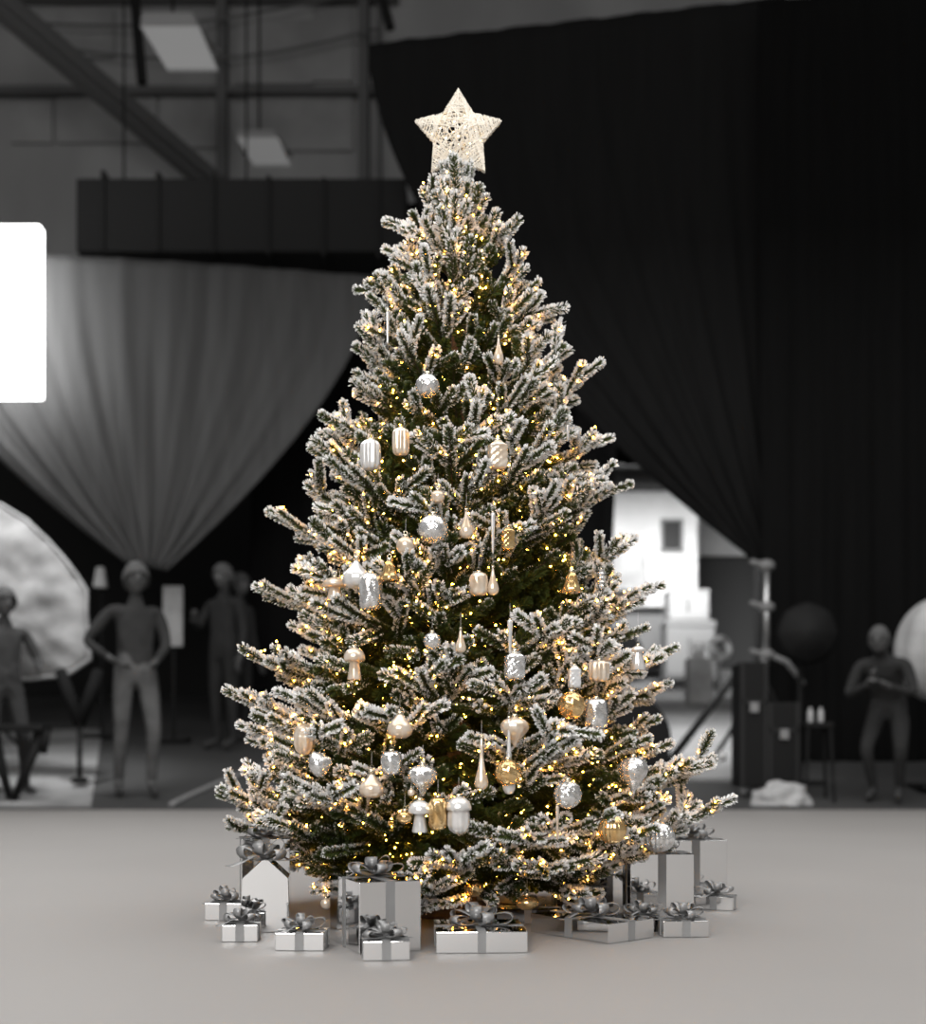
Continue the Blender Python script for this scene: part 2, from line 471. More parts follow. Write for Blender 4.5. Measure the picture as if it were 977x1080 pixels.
class Spray:
    """one bough: stems (tubes) and brush needles"""

    def __init__(s):
        s.seg = []      # p0, p1, frost, end flag
        s.stems = []    # points, radius

    def shoot(s, pts, frost, r, start=0.0):
        pts = [np.asarray(p, float) for p in pts]
        s.stems.append((pts, r))
        n = len(pts) - 1
        roll = RNG.uniform(0, PI)
        for i in range(n):
            if (i + 1) / n <= start:
                continue
            s.seg.append((pts[i], pts[i + 1], frost, i == n - 1, roll))

    def build(s, name, parent, density, kind=None):
        p0 = np.array([a[0] for a in s.seg])
        p1 = np.array([a[1] for a in s.seg])
        fr = np.array([a[2] for a in s.seg])
        end = np.array([a[3] for a in s.seg])
        L = np.linalg.norm(p1 - p0, axis=1)
        cnt = np.maximum(2, (L * density).astype(int))
        idx = np.repeat(np.arange(len(L)), cnt)
        t = RNG.random(len(idx))
        ang = np.radians(RNG.normal(52, 5, len(idx)))
        ei = np.repeat(np.nonzero(end)[0], 26)
        idx = np.concatenate([idx, ei])
        t = np.concatenate([t, RNG.uniform(.86, 1.0, len(ei))])
        ang = np.concatenate([ang, np.radians(RNG.uniform(2, 55, len(ei)))])
        N = len(idx)
        d = (p1 - p0) / L[:, None]
        lat = np.cross(d, UP)
        ln = np.linalg.norm(lat, axis=1)
        lat[ln < .2] = np.cross(d[ln < .2], np.array([0., 1., 0.]))
        lat /= np.linalg.norm(lat, axis=1)[:, None]
        nor = np.cross(lat, d)
        dd, la, no = d[idx], lat[idx], nor[idx]
        side = np.where(RNG.random(N) < .5, 0, PI)
        roll = np.array([a[4] for a in s.seg])[idx]
        phi = roll + side + np.where(RNG.random(N) < .62, 0, PI / 2) + RNG.normal(0, .22, N)
        dirn = dd * np.cos(ang)[:, None] + (la * np.cos(phi)[:, None] + no * np.sin(phi)[:, None]) * np.sin(ang)[:, None]
        ln = RNG.uniform(.0150, .0170, N)
        base = p0[idx] + (p1 - p0)[idx] * t[:, None]
        tip = base + dirn * ln[:, None]
        wd = np.cross(dirn, RNG.normal(0, 1, (N, 3)))
        wd /= np.linalg.norm(wd, axis=1)[:, None] + 1e-9
        w0 = RNG.uniform(.0006, .0008, N)[:, None]
        w1 = RNG.uniform(.0011, .0018, N)[:, None]
        V = np.empty((N, 4, 3))
        V[:, 0] = base - wd * w0
        V[:, 1] = base + wd * w0
        V[:, 2] = tip + wd * w1
        V[:, 3] = tip - wd * w1
        A = np.zeros((N, 4))
        f = np.clip(fr[idx] * RNG.uniform(.65, 1.15, N) + .12 * no[:, 2] * np.sin(phi), 0, 1.1)
        A[:, 2] = f
        A[:, 3] = f
        V = V.reshape(-1, 3)
        A = A.reshape(-1)
        nq = N
        faces = np.arange(N * 4).reshape(-1, 4)
        mi = np.zeros(N, np.int32)
        # stems
        sv, sf, sa = [], [], []
        o = len(V)
        for pts, r in s.stems:
            k = len(pts)
            for i, p in enumerate(pts):
                tt = unit(pts[min(i + 1, k - 1)] - pts[max(i - 1, 0)])
                a = np.cross(tt, UP)
                if np.linalg.norm(a) < .1:
                    a = np.cross(tt, np.array([0., 1., 0.]))
                a = unit(a)
                b = np.cross(tt, a)
                rr = r * (1 - .55 * i / (k - 1))
                sv += [p + a * rr, p + b * rr, p - a * rr, p - b * rr]
                sa += [0.0] * 4
            for i in range(k - 1):
                for q in range(4):
                    sf.append((o + i * 4 + q, o + i * 4 + (q + 1) % 4, o + i * 4 + 4 + (q + 1) % 4, o + i * 4 + 4 + q))
            o += k * 4
        V = np.concatenate([V, np.array(sv)])
        A = np.concatenate([A, np.array(sa)])
        faces = np.concatenate([faces, np.array(sf)])
        mi = np.concatenate([mi, np.ones(len(sf), np.int32)])
        me = bpy.data.meshes.new(name)
        me.vertices.add(len(V))
        me.vertices.foreach_set('co', V.astype(np.float32).ravel())
        nf = len(faces)
        me.loops.add(nf * 4)
        me.loops.foreach_set('vertex_index', faces.astype(np.int32).ravel())
        me.polygons.add(nf)
        me.polygons.foreach_set('loop_start', np.arange(0, nf * 4, 4, dtype=np.int32))
        me.polygons.foreach_set('material_index', mi)
        me.materials.append(M['needle'])
        me.materials.append(M['twig'])
        at_ = me.attributes.new('frost', 'FLOAT', 'POINT')
        at_.data.foreach_set('value', A.astype(np.float32))
        me.update(calc_edges=True)
        ob = bpy.data.objects.new(name, me)
        COL.objects.link(ob)
        ob.parent = parent
        if kind:
            ob['kind'] = kind
        return ob, nq


LIGHTPTS = []
WIRES = []


def frost_at(p):
    r = math.hypot(p[0], p[1]) / max(Rz(p[2]), .05)
    return max(0.05, min(1.0, (r - .47) / .36))


def bez(a, b, c, n):
    t = np.linspace(0, 1, n)[:, None]
    return (1 - t) ** 2 * a + 2 * t * (1 - t) * b + t ** 2 * c


def make_bough(sp, p0, tip, rnd, light=True, dens=1.0):
    p0, tip = np.array(p0, float), np.array(tip, float)
    L = np.linalg.norm(tip - p0)
    out = unit(tip - p0)
    sag = np.array([0, 0, -.10 * L * (1 - .6 * abs(out[2]))])
    ctrl = p0 + (tip - p0) * .55 + sag
    n = max(5, int(L / .03))
    ax = bez(p0, ctrl, tip, n)
    # main axis: cut short where an ornament hangs
    sp.stems.append((list(ax), .0034))
    for i in range(n - 1):
        t = (i + 1) / (n - 1)
        if t < .28:
            continue
        if not blocked([ax[i + 1]], .010):
            sp.seg.append((ax[i], ax[i + 1], frost_at(ax[i + 1]) * rnd.uniform(.8, 1.15), i == n - 2, 0.3 * i))
    s = .20 * L + rnd.uniform(0, .02)
    k = rnd.randint(0, 1)
    wire = [ax[j] + np.array([0, 0, .006]) for j in range(0, n, 2)]
    while s < L - .015:
        t = s / L
        b = (1 - t) ** 2 * p0 + 2 * t * (1 - t) * ctrl + t ** 2 * tip
        d = unit(2 * (1 - t) * (ctrl - p0) + 2 * t * (tip - ctrl))
        side = unit(np.cross(d, UP) if abs(d[2]) < .9 else np.cross(d, np.array([math.cos(k), math.sin(k), 0])))
        up = np.cross(side, d)
        mode = k % 5
        if mode in (0, 2):
            lat = side
        elif mode in (1, 3):
            lat = -side
        else:
            lat = unit(up * (1 if rnd.random() < .7 else -1) + side * rnd.uniform(-.6, .6))
        lat = unit(lat + up * rnd.uniform(-.15, .4))
        a = math.radians(rnd.uniform(32, 52))
        sd = unit(d * math.cos(a) + lat * math.sin(a))
        sl = min(.15, .05 + .45 * (L - s)) * rnd.uniform(.75, 1.1)
        if mode == 4:
            sl = min(sl, .06)
        e = b + sd * sl + UP * sl * rnd.uniform(-.02, .16)
        m = max(3, int(sl / .018))
        pts = bez(b, b + sd * sl * .5, e, m)
        if not blocked(pts[1:]):
            f = frost_at(e) * rnd.choice((.78, .88, 1.0, 1.05, 1.1, 1.15, 1.2))
            sp.shoot(pts, f, .0018)
            if light:
                for q in range(3 + int(sl > .07) * 3):
                    j = rnd.randint(1, m - 1)
                    LIGHTPTS.append(pts[j] + np.array([rnd.gauss(0, .006), rnd.gauss(0, .006), rnd.gauss(.003, .006)]))
            # second order shoots
            q = .02 + rnd.uniform(0, .012)
            kk = rnd.randint(0, 1)
            while q < sl - .02:
                b2 = b + sd * q + (e - b - sd * sl) * (q / sl) ** 2
                s2 = unit(np.cross(sd, UP) if abs(sd[2]) < .9 else side) * (1 if kk % 2 else -1)
                s2 = unit(s2 + UP * rnd.uniform(-.3, .5))
                a2 = math.radians(rnd.uniform(30, 46))
                d2 = unit(sd * math.cos(a2) + s2 * math.sin(a2))
                l2 = min(.072, .044 + .5 * (sl - q)) * rnd.uniform(.85, 1.15)
                pts2 = bez(b2, b2 + d2 * l2 * .5, b2 + d2 * l2 + UP * l2 * rnd.uniform(-.05, .15), 4)
                if not blocked(pts2[1:]):
                    sp.shoot(pts2, frost_at(pts2[-1]) * rnd.choice((.78, .88, 1.0, 1.05, 1.1, 1.15, 1.2)), .0013)
                q += rnd.uniform(.044, .06) / dens
                kk += 1
        s += rnd.uniform(.040, .054) / dens
        k += 1
    if light:
        WIRES.append(wire)


tree = thing('christmas_tree', 'tall flocked green Christmas tree ringed with silver gifts on the studio floor', 'christmas tree', (0, 0, 0))
tr = MB()
tr.tube([(0, 0, 0.03), (0.004, 0, .4), (-.003, .002, .9), (0, 0, 1.35), (0, -.004, 1.62)], [.030, .027, .02, .012, .004], 12)
tr.build('trunk', M['trunk'], tree, smooth=True)
st = MB()
st.lathe([(.0, .0), (.13, 0), (.13, .012), (.045, .02), (.036, .06), (.036, .075), (.03, .075)], 24)
st.build('stand_base', M['trunk'], tree, smooth=True)

TIPS = [(228, 838), (240, 868), (256, 740), (262, 692), (281, 622), (296, 548), (326, 473), (343, 458), (378, 345), (380, 402),
        (401, 290), (423, 262), (433, 238), (758, 800), (762, 852), (697, 728), (700, 692), (676, 628), (662, 577), (646, 515),
        (633, 463), (613, 404), (596, 366), (572, 312), (544, 276), (534, 243), (682, 770), (322, 512), (272, 775), (352, 440)]
rnd = random.Random(5)
BOUGHS = []


def elev(z):
    return 0.04 + 1.0 * max(0, z / 1.66) ** 1.7


for (u, v) in TIPS:
    y = rnd.uniform(-.09, .05)
    p = at(u, v, DT + y)
    p.x *= .975
    L = math.hypot(p.x, p.y)
    e = elev(p.z) + rnd.uniform(0, .1)
    if v in (800, 852):
        e = .30
    za = max(.06, p.z - L * math.tan(e))
    BOUGHS.append(((0, 0, za), (p.x, p.y, p.z), 1.0))
NF = 210
zs = np.linspace(.085, 1.60, 400)
w = np.array([Rz(z) ** 1.15 + .035 for z in zs])
cw = np.cumsum(w) / w.sum()
for i in range(NF):
    z = float(np.interp((i + .5) / NF, cw, zs))
    az = i * 2.399963 + rnd.uniform(-.25, .25)
    f = rnd.uniform(.86, 1.0) if i % 4 else rnd.uniform(.6, .78)
    c = abs(math.cos(az))
    if c > .75:
        f *= .86
    R = Rz(z) * f
    # boughs leaning to the viewer's side hang nearer; keep the outline of the cone
    e = elev(z) + rnd.uniform(-.08, .14)
    za = max(.05, z - R * math.tan(e))
    BOUGHS.append(((0, 0, za), (R * math.cos(az), R * math.sin(az), z), f))
for i in range(24):
    az = i * 2.399963
    R = rnd.uniform(.38, .48) if math.sin(az) > .2 else rnd.uniform(.24, .34)
    z = rnd.uniform(.06, .10)
    BOUGHS.append(((0, 0, rnd.uniform(.14, .2)), (R * math.cos(az), R * math.sin(az), z), .9))
# how large each bough shows: near ones first
order = sorted(range(len(BOUGHS)), key=lambda i: (0 if i < len(TIPS) else 1, BOUGHS[i][1][1]))
rest = Spray()
NQ = 0
for rank, i in enumerate(order):
    p0, tip, f = BOUGHS[i]
    sp = Spray() if rank < 99 else rest
    make_bough(sp, p0, tip, rnd, light=True, dens=1.0)
    if rank < 99:
        NQ += sp.build('branch', tree, 3000)[1]
NQ += rest.build('far_branches', tree, 2200, kind='stuff')[1]
# leader and its whorl of upright shoots below the star
ld = Spray()
ax = [np.array([0, -.012, z]) for z in np.linspace(1.42, 1.640, 10)]
ld.shoot(ax, 1.0, .003)
for i in range(64):
    z = 1.40 + .215 * (i / 64) ** .9
    az = i * 2.4
    e = rnd.uniform(.70, 1.15)
    l = rnd.uniform(.075, .10) * (1 - .38 * i / 64)
    b = np.array([0, -.012, z])
    d = np.array([math.cos(az) * math.cos(e), math.sin(az) * math.cos(e), math.sin(e)])
    pts = bez(b, b + d * l * .5 + np.array([d[0], d[1], 0]) * .014, b + d * l, 6)
    ld.shoot(pts, rnd.uniform(.75, 1.1), .0015)
    if i < 40:
        LIGHTPTS.append(pts[3] + np.array([0, -.004, 0]))
NQ += ld.build('leader_shoot', tree, 2100)[1]
print('NEEDLES', NQ, 'LIGHTS', len(LIGHTPTS))

# ------------------------------------------------------------------ fairy lights
string = thing('fairy_light_string', 'string of warm white fairy lights wound through the whole Christmas tree', 'fairy lights', (0, 0, 0))
wm = MB()
for wp in WIRES:
    if len(wp) > 1:
        wm.tube([Vector(p) for p in wp], .0009, 3, cap=False)
sp_pts = [(0.05 * math.cos(a) * (1 - a / 190), 0.05 * math.sin(a) * (1 - a / 190), .06 + a / 150 * 1.45) for a in np.arange(0, 150, .35)]
wm.tube(sp_pts, .0012, 3, cap=False)
wm.build('wire', M['wire'], string)
rl = random.Random(3)
rl.shuffle(LIGHTPTS)


def vis_key(p):
    r = math.hypot(p[0], p[1]) / max(Rz(p[2]), .05)
    return (p[1] / max(Rz(p[2]), .05)) - .35 * r


LP = [p for p in LIGHTPTS if math.hypot(p[0], p[1]) / max(Rz(p[2]), .05) > .12 and p[2] > .05 and not in_gift([p], .02)]
LP = LP[:6500]
LP.sort(key=vis_key)
ico = bmesh.new()
bmesh.ops.create_icosphere(ico, subdivisions=1, radius=.0023)
bme = bpy.data.meshes.new('bulb')
ico.to_mesh(bme)
iv = [tuple(v.co) for v in ico.verts]
iff = [tuple(v.index for v in f.verts) for f in ico.faces]
ico.free()
bme.materials.append(M['bulb'])
first = rl.sample(LP[:700], 98)
ids = set(id(p) for p in first)
for p in first:
    o = bpy.data.objects.new('bulb', bme)
    COL.objects.link(o)
    o.parent = string
    o.location = p
bm_ = MB()
for p in LP:
    if id(p) in ids:
        continue
    bm_.add([(a + p[0], b + p[1], c + p[2]) for a, b, c in iv], iff)
me = bpy.data.meshes.new('bulbs')
me.from_pydata(bm_.v, [], bm_.f)
me.materials.append(M['bulb'])
o = bpy.data.objects.new('bulbs', me)
COL.objects.link(o)
o.parent = string
o['kind'] = 'stuff'

# ------------------------------------------------------------------ star
scx = at(483.5, 142.5, DT)
star = thing('tree_topper_star', 'cream thread wrapped five pointed star lit from inside at the tree top', 'star', scx)
SR, SI = 47.5 * PX, 27.0 * PX
sv = []
for i in range(10):
    a = PI / 2 + i * PI / 5
    r = SR if i % 2 == 0 else SI
    sv.append(Vector((r * math.cos(a), 0, r * math.sin(a))))


def star_rad(x, z):
    a = (math.atan2(z, x) - PI / 2) % (2 * PI / 5)
    a = min(a, 2 * PI / 5 - a)
    # ray from the centre meets the edge tip -> inner vertex
    p1 = Vector((SR, 0))
    p2 = Vector((SI * math.cos(PI / 5), SI * math.sin(PI / 5)))
    d = Vector((math.cos(a), math.sin(a)))
    e = p2 - p1
    den = d.x * e.y - d.y * e.x
    return (p1.x * e.y - p1.y * e.x) / den


def puff(p, sgn):
    r = math.hypot(p[0], p[2])
    rho = min(1, r / star_rad(p[0], p[2]))
    return Vector((p[0], sgn * (.005 + .022 * (1 - rho) * (1 - .4 * r / SR)), p[2]))


fr = MB()
for i in range(10):
    fr.tube([sv[i], sv[(i + 1) % 10]], .0014, 6)
    fr.ball(sv[i], .0018, 5)
fr.build('frame', M['star'], star, smooth=True)
wr = MB()
rs = random.Random(9)


def strand(a, b, sgn, r=.00105, n=6):
    pts = []
    e = (b - a).normalized() * .0014
    a, b = a - e, b + e
    r *= rs.uniform(.8, 1.25)
    for k in range(n + 1):
        q = a.lerp(b, k / n)
        w = puff(q, sgn)
        w.y += rs.uniform(-.0012, .0012)
        pts.append(w)
    wr.tube(pts, r, 4, cap=False)


for i in range(0, 10, 2):
    tip, l, r_ = sv[i], sv[(i + 1) % 10], sv[(i - 1) % 10]
    for sgn in (-1, 1):
        k = .04
        while k < 1.0:
            strand(tip.lerp(l, min(1, k + rs.uniform(-.03, .03))), tip.lerp(r_, min(1, k + rs.uniform(-.03, .03))), sgn)
            k += .055 if sgn < 0 else .08
inner = [sv[i] for i in range(1, 10, 2)]
for sgn in (-1, 1):
    for i in range(125 if sgn < 0 else 60):
        a, b = rs.sample(range(10), 2)
        if min((a - b) % 10, (b - a) % 10) < 3:
            continue
        pa = sv[a].lerp(sv[(a + 1) % 10], rs.random())
        pb = sv[b].lerp(sv[(b + 1) % 10], rs.random())
        # keep chords inside the star outline
        ok = all(math.hypot(q.x, q.z) <= star_rad(q.x, q.z) * 1.001 for q in (pa.lerp(pb, t / 8) for t in range(9)))
        if ok:
            strand(pa, pb, sgn, n=8)
wr.build('thread_wrapping', M['star'], star, smooth=True)
leds = MB()
for i in range(18):
    a, r = i * 2.4, SR * .6 * math.sqrt(i / 18)
    q = MB()
    q.ball((r * math.cos(a), rs.uniform(.0, .006), r * math.sin(a)), .0017, 4)
    q.build('bulb', M['star_led'], star)

# ------------------------------------------------------------------ ornament shapes
def arc(r, z0, z1, n=12, a0=0.0, a1=PI):
    return [(r * math.sin(a0 + (a1 - a0) * i / n), z0 + (z1 - z0) * (0.5 - .5 * math.cos(a0 + (a1 - a0) * i / n))) for i in range(n + 1)]


def orn_body(kind, w, h):
    r = w / 2
    mb = MB()
    ribs = lambda n, a: (lambda t, z: 1 + a * math.cos(n * t))
    emb = lambda t, z: 1 + .07 * math.cos(7 * t + 40 * z / h) * math.cos(16 * z / h) + .03 * math.cos(11 * t)
    if kind == 'ball':
        mb.lathe(arc(r, 0, h, 16), 28)
    elif kind == 'ball_flat':
        mb.lathe(arc(r, 0, h, 16), 28, ribs(14, .02))
    elif kind == 'ball_band':
        mb.lathe(arc(r, 0, h, 28), 56, lambda t, z: 1 + (.05 * math.cos(16 * t + (8 if int(z / h * 12) % 2 else 0)) * math.cos(2 * PI * z / h * 6) if .3 < z / h < .7 else 0))
    elif kind == 'ball_rib':
        mb.lathe(arc(r, 0, h, 20), 72, ribs(18, .045))
    elif kind == 'ball_emb':
        mb.lathe(arc(r, 0, h, 26), 56, emb)
    elif kind in ('barrel_rib', 'barrel_emb'):
        pr = [(0, 0), (r * .55, .0), (r * .8, h * .05), (r * .96, h * .16)] + [(r * (.97 + .03 * math.sin(PI * i / 10)), h * (.2 + .6 * i / 10)) for i in range(11)] + \
             [(r * .96, h * .84), (r * .8, h * .94), (r * .5, h), (0, h)]
        mb.lathe(pr, 60, ribs(10, .06) if kind == 'barrel_rib' else (lambda t, z: 1 + .06 * math.cos(6 * t + 30 * z / h) * math.cos(20 * z / h) + .035 * math.cos(6 * t)))
    elif kind == 'lantern':
        pr = [(0, 0), (r * .8, 0), (r * .95, h * .06)] + [(r, h * (.1 + .68 * i / 12)) for i in range(13)] + [(r * 1.05, h * .80), (r * .7, h * .88), (r * .35, h), (0, h)]
        sq = lambda t, z: (1 / max(abs(math.cos(t)), abs(math.sin(t)))) ** .75 * .86 * (1 + .05 * math.cos(8 * t) * math.cos(26 * z / h))
        mb.lathe(pr, 64, sq)
    elif kind == 'onion_up':
        mb.lathe([(0, 0), (r * .5, h * .02), (r * .85, h * .12), (r, h * .28), (r * .95, h * .44), (r * .75, h * .58), (r * .48, h * .70), (r * .27, h * .82), (r * .15, h * .93), (0, h)], 40, ribs(10, .02))
    elif kind == 'onion_dn':
        mb.lathe([(0, 0), (r * .12, h * .02), (r * .16, h * .10), (r * .30, h * .20), (r * .62, h * .36), (r * .9, h * .52), (r, h * .66), (r * .95, h * .78), (r * .72, h * .90), (r * .35, h * .97), (0, h)], 48, ribs(12, .03))
    elif kind == 'mushroom':
        mb.lathe([(0, 0), (r * .62, 0), (r * .64, h * .05), (r * .52, h * .3), (r * .46, h * .55), (r * .55, h * .575), (r * .9, h * .58), (r, h * .64), (r * .96, h * .76), (r * .75, h * .9), (r * .4, h * .98), (0, h)], 40, lambda t, z: 1 + (.03 * math.cos(8 * t) if z < h * .55 else 0))
    elif kind == 'acorn_cap':
        mb.lathe([(0, 0), (r * .35, h * .02), (r * .72, h * .12), (r * .86, h * .25), (r * .86, h * .5), (r * .84, h * .63), (r, h * .64), (r * 1.0, h * .72), (r * .86, h * .86), (r * .5, h * .97), (0, h)], 56, lambda t, z: 1 + (.05 * math.cos(8 * t) if z < h * .63 else 0))
    elif kind == 'acorn':
        mb.lathe([(0, 0), (r * .4, h * .03), (r * .8, h * .16), (r * .97, h * .36), (r, h * .6), (r * .92, h * .72), (r * .95, h * .74), (r * .8, h * .88), (r * .4, h * .98), (0, h)], 56, lambda t, z: 1 + (.05 * math.cos(9 * t) if z < h * .72 else 0))
    elif kind in ('pear', 'pear_side'):
        mb.lathe([(0, 0), (r * .5, h * .02), (r * .88, h * .16), (r, h * .36), (r * .9, h * .55), (r * .62, h * .72), (r * .4, h * .86), (r * .28, h * .96), (0, h)], 36)
    elif kind == 'bell':
        mb.lathe([(0, h * .05), (r * .9, 0), (r, h * .04), (r * .78, h * .25), (r * .6, h * .5), (r * .52, h * .75), (r * .3, h * .94), (0, h)], 36, ribs(8, .03))
    elif kind == 'bell_slim':
        mb.lathe([(0, h * .02), (r * .85, 0), (r * .9, h * .05), (r * .7, h * .4), (r * .5, h * .7), (r * .48, h * .74), (r * .95, h * .78), (r, h * .84), (r * .6, h * .93), (r * .2, h), (0, h)], 36, lambda t, z: 1 + .04 * math.cos(10 * t))
    elif kind == 'teardrop':
        mb.lathe([(0, 0), (r * .6, h * .03), (r * .95, h * .13), (r, h * .24), (r * .82, h * .4), (r * .5, h * .58), (r * .28, h * .78), (r * .16, h * .95), (0, h)], 28)
    elif kind == 'drop_long':
        mb.lathe([(0, 0), (r * .6, h * .015), (r * .95, h * .07), (r, h * .14), (r * .82, h * .25), (r * .5, h * .4), (r * .3, h * .6), (r * .22, h * .8), (r * .18, h * .97), (0, h)], 24)
    elif kind == 'icicle':
        mb.lathe([(0, 0), (r * .35, h * .03)] + [(r * (.45 + .5 * i / 20) * (1 + .08 * (i % 2)), h * (.06 + .9 * i / 20)) for i in range(21)] + [(0, h)], 12, ribs(3, .12))
    elif kind == 'icicle_fac':
        mb.lathe([(0, 0)] + [(r * (1.0 if i % 2 else .72), h * (.06 + .88 * i / 9)) for i in range(10)] + [(0, h)], 8)
    return mb


GRP = {}
NAMES = {'ball': 'ball_ornament', 'ball_flat': 'ball_ornament', 'ball_band': 'ball_ornament', 'ball_rib': 'ball_ornament', 'ball_emb': 'ball_ornament',
         'barrel_rib': 'barrel_ornament', 'barrel_emb': 'barrel_ornament', 'lantern': 'lantern_ornament', 'onion_up': 'onion_ornament',
         'onion_dn': 'spinning_top_ornament', 'mushroom': 'mushroom_ornament', 'acorn_cap': 'mushroom_ornament', 'acorn': 'acorn_ornament', 'pear': 'pear_ornament',
         'pear_side': 'pear_ornament', 'bell': 'bell_ornament', 'bell_slim': 'bell_ornament', 'teardrop': 'teardrop_ornament', 'drop_long': 'drop_ornament',
         'icicle': 'icicle_ornament', 'icicle_fac': 'icicle_ornament'}
THREAD = {(673, 694): 44, (668, 818): 36, (320, 780): 50, (353, 621): 22, (376, 605): 20, (629, 753): 28, (603, 744): 22}
for (k, u, v, wpx, hpx, mt, edge, lab), (p, w, h, D) in zip(ORN, ORNPOS):
    t = thing(NAMES[k], lab, 'christmas ornament', (p.x, p.y, p.z - h / 2), 0.4 * rnd.random(), 'glass ornaments on the Christmas tree')
    b = orn_body(k, w, h).build('body', M[mt], t, smooth=(k != 'icicle_fac'))
    if k == 'pear_side':
        b.rotation_euler = (0.2, math.radians(72), 0)
        b.location = (-h * .5, 0, h * .5)
    cr = max(.0025, min(.006, w * .14))
    c = MB()
    top = h * (.985 if k not in ('ball_flat',) else .97)
    c.lathe([(0, top - cr * .3), (cr, top - cr * .3), (cr * 1.05, top + cr * .7), (cr * .6, top + cr), (0, top + cr)], 14, lambda a, z: 1 + .06 * math.cos(7 * a))
    co = c.build('cap', M['cap'], t, smooth=True)
    lp = MB()
    lp.tube([(cr * .7 * math.cos(a), 0, top + cr * 1.5 + cr * .7 * math.sin(a)) for a in np.linspace(0, 2 * PI, 13)], .0004, 5, cap=False)
    lp.build('loop', M['cap'], co)
    tl = THREAD.get((u, v), 14) * D / F
    th = MB()
    th.tube([(0, 0, top + cr * 2), (.0004, 0, top + cr * 2 + tl)], .00028, 5)
    th.build('hanging_thread', M['thread'], t)

# ------------------------------------------------------------------ gifts
def bow_parts(parent, loc, size, rz, rb, nl=8):
    root = bpy.data.objects.new('bow', None)
    # the bow itself: knot mesh with loops and tails as its pieces
    k = MB()
    k.ball((0, 0, size * .11), size * .09, 8, (1.1, .9, .8))
    bow = k.build('bow', M['ribbon'], parent, loc, rz, smooth=True)
    bpy.data.objects.remove(root)
    for i in range(nl):
        upper = i >= nl * .6
        a = (i if not upper else i + .5) * 2 * PI / (nl * .6 if not upper else nl * .4) + rb.uniform(-.2, .2)
        L = size * (rb.uniform(.42, .55) if not upper else rb.uniform(.26, .36))
        el = rb.uniform(.02, .25) if not upper else rb.uniform(.3, .62)
        hgt = size * rb.uniform(.09, .14)
        d = Vector((math.cos(a) * math.cos(el), math.sin(a) * math.cos(el), math.sin(el)))
        side = Vector((-math.sin(a), math.cos(a), 0))
        up = d.cross(side) * -1
        if up.z < 0:
            up = -up
        base = Vector((0, 0, size * (.05 if not upper else .10)))
        pts, wds = [], []
        n = 15
        for j in range(n):
            q = 2 * PI * j / (n - 1)
            x = (1 - math.cos(q)) / 2
            z = math.sin(q) * (.35 + .65 * x)
            pts.append(base + d * (L * x) + up * (hgt * z + hgt * .5 * x))
            wds.append((side + d * .15 * math.sin(q)).normalized())
        mb = MB()
        W = [size * (.08 + .11 * (1 - math.cos(2 * PI * j / (n - 1))) / 2) for j in range(n)]
        mb.strip(pts, wds, W, .0006)
        mb.build('loop', M['ribbon'], bow, smooth=True)
    for i in range(2):
        a = rb.uniform(0, 1.2) + i * PI * .8
        d = Vector((math.cos(a), math.sin(a), 0))
        side = Vector((-math.sin(a), math.cos(a), 0))
        n = 10
        pts = []
        for j in range(n):
            q = j / (n - 1)
            pts.append(Vector((0, 0, size * .07)) + d * size * .62 * q + Vector((0, 0, 1)) * (size * .06 * math.sin(q * 5) - size * .05 * q) + side * size * .1 * math.sin(q * 3))
        mb = MB()
        mb.strip(pts, [side] * n, size * .18, .0006)
        mb.build('tail', M['ribbon'], bow, smooth=True)
    return bow


def gift(corner_u, corner_v, theta, w, l, h, label, bow=.09, rw=.016, seed=0, gable=0.0, bowrz=0.0, name='gift_box'):
    """corner = near bottom corner on the floor; the front face runs from it along theta for w, the other side goes back for l"""
    D = fl(corner_v)
    p = at(corner_u, corner_v, D)
    p.z = 0
    c, s_ = math.cos(theta), math.sin(theta)
    ctr = p + Vector((c, s_, 0)) * (w / 2) + Vector((-s_, c, 0)) * (l / 2)
    t = thing(name, label, 'gift box', (ctr.x, ctr.y, 0.0005), theta, 'wrapped gifts around the tree')
    b = MB()
    if gable:
        b.prism([(-w * .54, 0), (w * .54, 0), (w / 2, h), (0.06 * w, h + gable), (-0.06 * w, h + gable), (-w / 2, h)], -l / 2, l / 2)
    else:
        b.box((0, 0, h / 2), (w, l, h))
    b.build('wrapped_box', M['shadepaper' if seed in (10, 14, 16, 17) else 'paper'], t, bevel=.0011)
    e = .0009
    r = MB()
    H2 = h + gable
    rt = .0012
    if gable:
        path = [(0, -l / 2 - e, 0.001), (0, -l / 2 - e, H2 * .98), (0, l / 2 + e, H2 * .98), (0, l / 2 + e, .001)]
        for a_, b_ in zip(path[:1], path[1:2]):
            pass
        r.box((0, 0, H2 + e), (w * .14, l + 2 * e, e * 2))
    else:
        r.box((0, -l / 2 - e / 2, h / 2), (rw, rt, h - .001))
        r.box((0, l / 2 + e / 2, h / 2), (rw, rt, h - .001))
        r.box((0, 0, h + e / 2), (rw, l + 2 * e + rt * .5, rt))
        r2 = MB()
        r2.box((-w / 2 - e / 2, 0, h / 2), (rt, rw, h - .001))
        r2.box((w / 2 + e / 2, 0, h / 2), (rt, rw, h - .001))
        r2.box((0, 0, h + e * .62), (w + 2 * e + rt * .5, rw, rt))
        r2.build('ribbon', M['ribbon'], t)
    r.build('ribbon', M['ribbon'], t)
    bow_parts(t, (0, 0, H2 + .001) if not gable else (0, -l / 2 - .006, H2 - .004), bow, bowrz - theta, random.Random(seed))
    return t


def deg(a):
    return math.radians(a)


for g in GIFTS:
    gift(**g)

